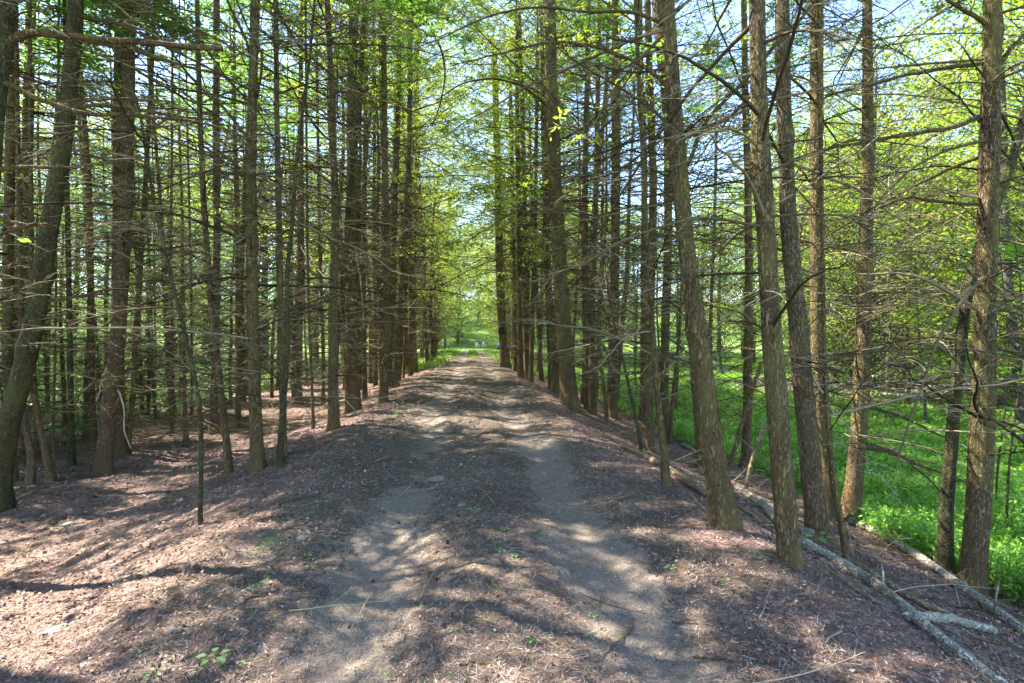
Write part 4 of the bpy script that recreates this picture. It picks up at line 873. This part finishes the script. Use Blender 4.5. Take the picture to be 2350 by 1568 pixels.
# upright thin twigs and dead sprigs on banks
def brush(name, label, n, xr, yr, L, seed, tint=(0, 1), cat='brush', r0=.003, pts=None, el=.5):
    rg = np.random.default_rng(seed); x = rg.uniform(*xr, n); y = rg.uniform(*yr, n)
    if pts is not None: q = np.array(pts)[rg.integers(0, len(pts), n)]; x = q[:, 0]+rg.normal(0, .8, n); y = q[:, 1]+rg.normal(0, .9, n)
    pos = np.stack([x, y, hgt(x, y)+rg.uniform(0, .25, n)*(1 if pts is not None else .1)], 1)
    A = branch_axes(rg, pos, None, rg.uniform(0, 6.28, n), rg.normal(.15, el*.6, n), L*rg.uniform(.3, 1.3, n), 7, rg.normal(-.05, .1, n))
    A[..., 2] = np.maximum(A[..., 2], hgt(A[..., 0], A[..., 1])+.01)
    g = G(); s = np.linspace(0, 1, 7)[None, :]; t = rg.uniform(*tint, n); tubes(g, A, (r0*rg.uniform(.5, 2, n))[:, None]*(1-s*.75)+.0006, 4, t)
    B, _, _ = side(A, 6, .2, 1, .8, lambda t: .28*L+0*t, 4, rg, .06, 0, .3); tubes(g, B, np.full((len(B), 4), r0*.35), 3, np.repeat(t, 6))
    o = g.build(name, TWIG); tag(o, label, cat, kind='stuff')
brush('dead_brush', 'tangle of dead sticks piled on the floor of the left grove', 420, None or (0, 1), (0, 1), 1.5, 71, (.3, 1), pts=[(-8.2, 12.5), (-7.0, 13.8), (-9, 14.8), (-5.6, 12.6), (-4.6, 13.5), (-6.2, 16), (-10.5, 12.2), (-4.2, 16.5), (-5, 19), (-8, 18)])
brush('fallen_twigs', 'thin fallen twigs strewn over the forest floor', 900, (-12, 6.2), (2, 22), .5, 72, (.2, 1), r0=.0022, el=.2)
brush('bank_twigs', 'dead twigs among the logs on the right bank', 260, (3.0, 6.4), (3.5, 13), .8, 73, (.3, 1), r0=.0035, el=.4)

# cones on the track
rg = np.random.default_rng(66); g = G()
for k in range(7):
    n = 7; a = np.arange(n)*2*np.pi/n+k*.45; rr = .011*math.sin((k+.8)/7.6*math.pi)+.002; zc = k*.0052
    for q in a:
        c = np.array([math.cos(q)*rr*.3, math.sin(q)*rr*.3, zc]); d = np.array([math.cos(q), math.sin(q), .55]); b_ = np.array([-math.sin(q), math.cos(q), 0])
        g.add(np.array([c, c+d*rr*.7+b_*rr*.45, c+d*rr*1.15, c+d*rr*.7-b_*rr*.45]), np.array([[0, 1, 2, 3]]), rg.uniform(0, .4))
cone_me = g.mesh('fallen_cone', LIT, False)
for i in range(16):
    y = rg.uniform(2.2, 5.2); x = rg.normal(-.3, .9) if i % 3 else rg.uniform(-.9, .1)
    o = link('fallen_cone', cone_me); o.location = (x, y, float(hfine(np.array([x]), np.array([y]))[0])+.008); o.rotation_euler = (rg.uniform(1.2, 1.9), 0, rg.uniform(0, 6)); s_ = rg.uniform(.5, 1.0); o.scale = (s_,)*3
    tag(o, 'small dark conifer cone lying on the dirt track near the camera', 'cone', 'cones on the track')
# ------------------------------------------------------------------ meadow plants, verge grass, river stones
def plants(name, label, n, xr, yr, hh, ls, mat, seed, pw=1.5, per=9, keep=None, cat='plants', wedge=False):
    rg = np.random.default_rng(seed); u = rg.uniform(0, 1, n); y = yr[0]+(yr[1]-yr[0])*u**pw; x = rg.uniform(*xr, n)
    if wedge: x = xr[0]+(1.3*y+5.5-xr[0])*rg.uniform(0, 1, n)
    if keep is not None: k = keep(x, y); x = x[k]; y = y[k]
    n = len(x); d = np.hypot(x, y); dens = .55+.9*(fbm(x*.7, y*.7, 3, 77)+.5); sc_ = np.clip(d/9, .8, 3)
    H = hh*rg.uniform(.5, 1.3, n)*dens; base = np.stack([x, y, hgt(x, y)-.02], 1)
    lean = rg.normal(0, .28, (n, 2)); s = rg.uniform(.15, 1, (n, per)); c = base[:, None, :]+np.stack([lean[:, None, 0]*H[:, None]*s, lean[:, None, 1]*H[:, None]*s, H[:, None]*s], -1)
    c = c+rg.normal(0, .045, c.shape)*np.array([1, 1, .3]); c = c.reshape(-1, 3)
    g = G(); leaves(g, c, (ls*np.repeat(sc_, per)), rg, .7, .38); 
    A = np.stack([base, base+np.concatenate([lean*H[:, None]*.5, (H*.5)[:, None]], 1), base+np.concatenate([lean*H[:, None], H[:, None]], 1)], 1); tubes(g, A, np.full((n, 3), .003), 3, rg.uniform(0, .5, n))
    o = g.build(name, mat, smooth=False); tag(o, label, cat, kind='stuff')
plants('meadow_plants', 'lush bright green meadow plants below the right bank', 56000, (5.7, 46), (3, 50), .38, .075, GREEN, 81, 2.0, 10, wedge=True, keep=lambda x, y: (x > 6.1+.5*np.sin(y*.8)))
plants('meadow_grass', 'low sunlit grass across the far meadow', 14000, (5.5, 50), (18, 62), .35, .08, LAWN, 82, 1.2, 6, keep=lambda x, y: x > 5.6)
plants('verge_grass', 'bright grass and ferns at the sides of the track end', 9000, (-7, 8), (30, 76), .3, .06, LAWN, 83, 1.0, 7, keep=lambda x, y: (np.abs(x) > 1.9+.4*np.sin(y*.7)))
plants('track_grass', 'thin grass strip between the ruts far along the track', 1200, (-.35, .55), (44, 76), .10, .04, LAWN, 84, .9, 5)
plants('clearing_grass', 'mown pale green grass of the clearing', 9000, (-30, 34), (76, 112), .12, .09, LAWN, 85, 1, 4, keep=lambda x, y: ~((y > 80) & (y < 90) & (x < 4)))
plants('grove_ferns', 'dim green ground plants at the outer edge of the left grove', 9000, (-34, -8.5), (9, 44), .35, .07, HEML, 86, 1.2, 8, keep=lambda x, y: x < -9.5-.0*y)
def rocks(name, label, n, pts, sz, seed):
    rg = np.random.default_rng(seed); g = G(); m = 6; k = 8
    th = np.linspace(.01, np.pi-.01, m)[:, None]; ph = np.linspace(0, 2*np.pi, k+1)[:-1][None, :]
    U = np.stack([np.sin(th)*np.cos(ph), np.sin(th)*np.sin(ph), np.cos(th)+0*ph], -1).reshape(-1, 3)
    i = np.arange(m-1)[:, None]*k; j = np.arange(k)[None, :]; f = np.stack([i+j, i+k+j, i+k+(j+1) % k, i+(j+1) % k], -1).reshape(-1, 4)
    q = np.array(pts)
    for a in range(n):
        t = rg.uniform(0, len(q)-1.001); c = q[int(t)]*(1-t % 1)+q[int(t)+1]*(t % 1); x = c[0]+rg.normal(0, 1.3); y = c[1]+rg.normal(0, 1.6); s = sz*rg.uniform(.3, 1.5)
        v = U*(s*rg.uniform(.6, 1.3, 3))*(1+rg.normal(0, .12, (len(U), 1)))*np.array([1, 1, .6]); v = v+np.array([x, y, h1(x, y)+s*.2]); g.add(v, f, rg.uniform(0, 1))
    o = g.build(name, STONE, smooth=False); tag(o, label, 'rocks', kind='stuff')
rocks('river_rocks', 'pale rocks of the stream bed beyond the meadow', 320, [(14, 34), (22, 28), (28, 23), (36, 19)], .5, 91)
rocks('bank_rocks', 'dark wet rocks at the foot of the bank by the right edge', 14, [(6.9, 4.6), (7.3, 5.0), (7.6, 5.4)], .10, 92)
def drift(x0, y0, x1, y1, r, label, k):
    n = 16; P = np.stack([np.linspace(x0, x1, n), np.linspace(y0, y1, n), 0*np.arange(n)], 1); P[:, 2] = hgt(P[:, 0], P[:, 1])+r*.8+np.linspace(.1, .6+k*.12, n); b = P[0].copy(); rg = np.random.default_rng(k+1)
    root = thing('driftwood_log', b, label, 'log', 'log jam beyond the meadow'); trunk_geo(P-b, np.linspace(r, r*.6, n), 10, rg, 0, .08, 3).build('log_trunk', BIRCH, root)
dl = ['bleached log lying lowest in the log jam beyond the meadow', 'bleached log slanting across the log jam', 'long bleached log with raised end in the log jam', 'short pale log at the right of the log jam', 'thin pale pole on top of the log jam', 'bleached log at the far side of the log jam', 'pale log at the left end of the log jam']
for k, a in enumerate([(19, 24, 26, 21, .2), (20, 26, 27, 23, .18), (18, 25, 29, 20.5, .16), (25, 22, 30, 22, .2), (21, 24.5, 25.5, 20, .1), (22, 28, 30, 24, .2), (17, 27, 22, 25, .16)]): drift(*a, dl[k], k)

# ------------------------------------------------------------------ small things in the clearing
def garden_chair(x, y, rz, label):
    W = plain('white_plastic', (.75, .76, .78), .4) if 'white_plastic' not in bpy.data.materials else bpy.data.materials['white_plastic']
    r = thing('garden_chair', (x, y, h1(x, y)), label, 'chair', 'white chairs in the clearing'); r.rotation_euler = (0, 0, rz)
    for i in (-1, 1):
        for j in (-1, 1): g = G(); rbox(g, (i*.25, j*.25, .22), (.05, .05, .44)); g.build('leg', W, r, smooth=False)
        g = G(); rbox(g, (i*.29, 0, .64), (.07, .5, .04)); rbox(g, (i*.29, -.22, .53), (.05, .05, .18)); g.build('armrest', W, r, smooth=False)
    g = G(); rbox(g, (0, 0, .46), (.56, .54, .05)); g.build('seat', W, r, smooth=False)
    g = G()
    for i in range(5): rbox(g, (-.2+i*.1, .27, .78), (.07, .03, .6))
    rbox(g, (0, .27, 1.08), (.52, .035, .07)); g.build('backrest', W, r, smooth=False)
for (x, lab) in ((1.0, 'white garden chair in the clearing, left one'), (2.3, 'white garden chair in the clearing, right one by the dark trunk')):
    garden_chair(x, 97, .3*x, lab)
bl = thing('storage_bin', (4.9, 92, h1(4.9, 92)), 'blue lidded bin at the right side of the clearing', 'bin')
BLUE = plain('blue_plastic', (.05, .12, .32), .4)
g = G(); z = np.array([0, .05, 1.0, 1.0]); tubes(g, np.stack([0*z, 0*z, z], 1)[None], np.array([[.01, .48, .56, .01]]), 12); g.build('body', BLUE, bl)
g = G(); z = np.array([.99, 1.02, 1.1, 1.14]); tubes(g, np.stack([0*z, 0*z, z], 1)[None], np.array([[.3, .6, .58, .01]]), 12); g.build('lid', BLUE, bl)

# ------------------------------------------------------------------ labels that tell the look-alikes apart, by the landmark trunks they stand between
LM = [('L1', 'thick leaning olive trunk'), ('L5a', 'mossy based reddish trunk'), ('L7', 'kinked sapling'), ('L9', 'straight mossy footed trunk'), ('L10', 'curved slim stem'), ('L11', 'knotted trunk'), ('L13', 'thickest left row trunk'), ('L14', 'tilted cluster'), ('L17', 'last close row trunk'), ('L19', 'lone dark leaning tree'), ('R1', 'sign bearing trunk'), ('R5', 'knobbly edged trunk'), ('R9', 'rough big trunk'), ('R11', 'twin trunks'), ('R13', 'large split trunk'), ('R18', 'sunlit slender stem'), ('R20', 'big leaning trunk'), ('R21', 'tall scaly trunk'), ('R25', 'dark meadow side trunk'), ('R27', 'mossy leaning trunk'), ('R26', 'thickest right trunk')]
def px_of(p, up=1.5):
    d = np.array([p[0], p[1], p[2]+up])-CAM; return 1175+FP*float(d@_r)/max(float(d@_f), .1), float(d@_f)
LMX = sorted((px_of(TREES[k][1])[0], n) for k, n in LM)
ORD = ['first', 'second', 'third', 'fourth', 'fifth', 'sixth', 'seventh', 'eighth', 'ninth', 'tenth', 'eleventh', 'twelfth', 'thirteenth', 'fourteenth', 'fifteenth', 'sixteenth', 'seventeenth', 'eighteenth', 'nineteenth', 'twentieth', 'penultimate', 'last']
def relabel(group, kind):
    bins = {}
    for o in COL.objects:
        if o.parent is None and o.get('group') == group:
            x, d = px_of(o.location); k = sum(1 for a, _ in LMX if a < x); bins.setdefault(k, []).append((d, o))
    for k, lst in bins.items():
        lst.sort(key=lambda q: q[0])
        where = f'left of the {LMX[0][1]}' if k == 0 else f'right of the {LMX[-1][1]}' if k == len(LMX) else f'between {LMX[k-1][1]} and {LMX[k][1]}'
        for i, (d, o) in enumerate(lst):
            o['label'] = (f'{kind} {where}' if len(lst) == 1 else f'{ORD[min(i, 21)]} {kind} back {where}')
relabel('grove trunks deep in shade', 'shaded grove trunk'); relabel('far left row trunks', 'left row trunk'); relabel('far right row trunks', 'right row trunk'); relabel('thin dim stems of the left grove', 'thin dim stem'); relabel('thin stems of the left hollow', 'thin hollow stem'); relabel('outer grove trunks', 'outer grove trunk')
relabel('lower bank trunks', 'lower bank trunk'); relabel('low hemlocks left of the grove', 'feathery hemlock'); relabel('hemlocks beyond the meadow', 'grey green hemlock'); relabel('leafy trees behind the left grove', 'sunlit leafy tree')
relabel('leafy trees past the grove end', 'bright leafy tree'); relabel('leafy trees across the meadow', 'meadow edge leafy tree'); relabel('leafy trees past the right row', 'bright leafy tree'); relabel('trees closing the clearing', 'distant clearing tree')
relabel('meadow broadleaf trees', 'layered meadow tree'); relabel('trees flanking the clearing', 'clearing leafy tree')
sd = sorted([o for o in COL.objects if o.parent is None and o.get('group') == 'green seedlings on the track'], key=lambda o: o.location.y)
zones = {}
for o in sd:
    x = o.location.x; z = 'on the left verge' if x < -1.1 else 'in the left wheel rut' if x < -.35 else 'on the strip between the ruts' if x < .6 else 'in the right wheel rut' if x < 1.2 else 'on the right verge'
    zones.setdefault(z, []).append(o)
for z, l_ in zones.items():
    for i, o in enumerate(l_): o['label'] = f'tiny green seedling {z}, {ORD[min(i, 21)]} up the track'
for grp, kd in (('cones on the track', 'small dark cone'), ('grove trunks beside the camera', 'unseen spruce added for its shade')):
    l_ = sorted([o for o in COL.objects if o.parent is None and o.get('group') == grp], key=lambda o: o.location.y)
    for i, o in enumerate(l_): o['label'] = f'{kd}, {ORD[min(i, 21)]} in order along the track'
print('objects', len(bpy.data.objects), 'verts', sum(len(m.vertices) for m in bpy.data.meshes))
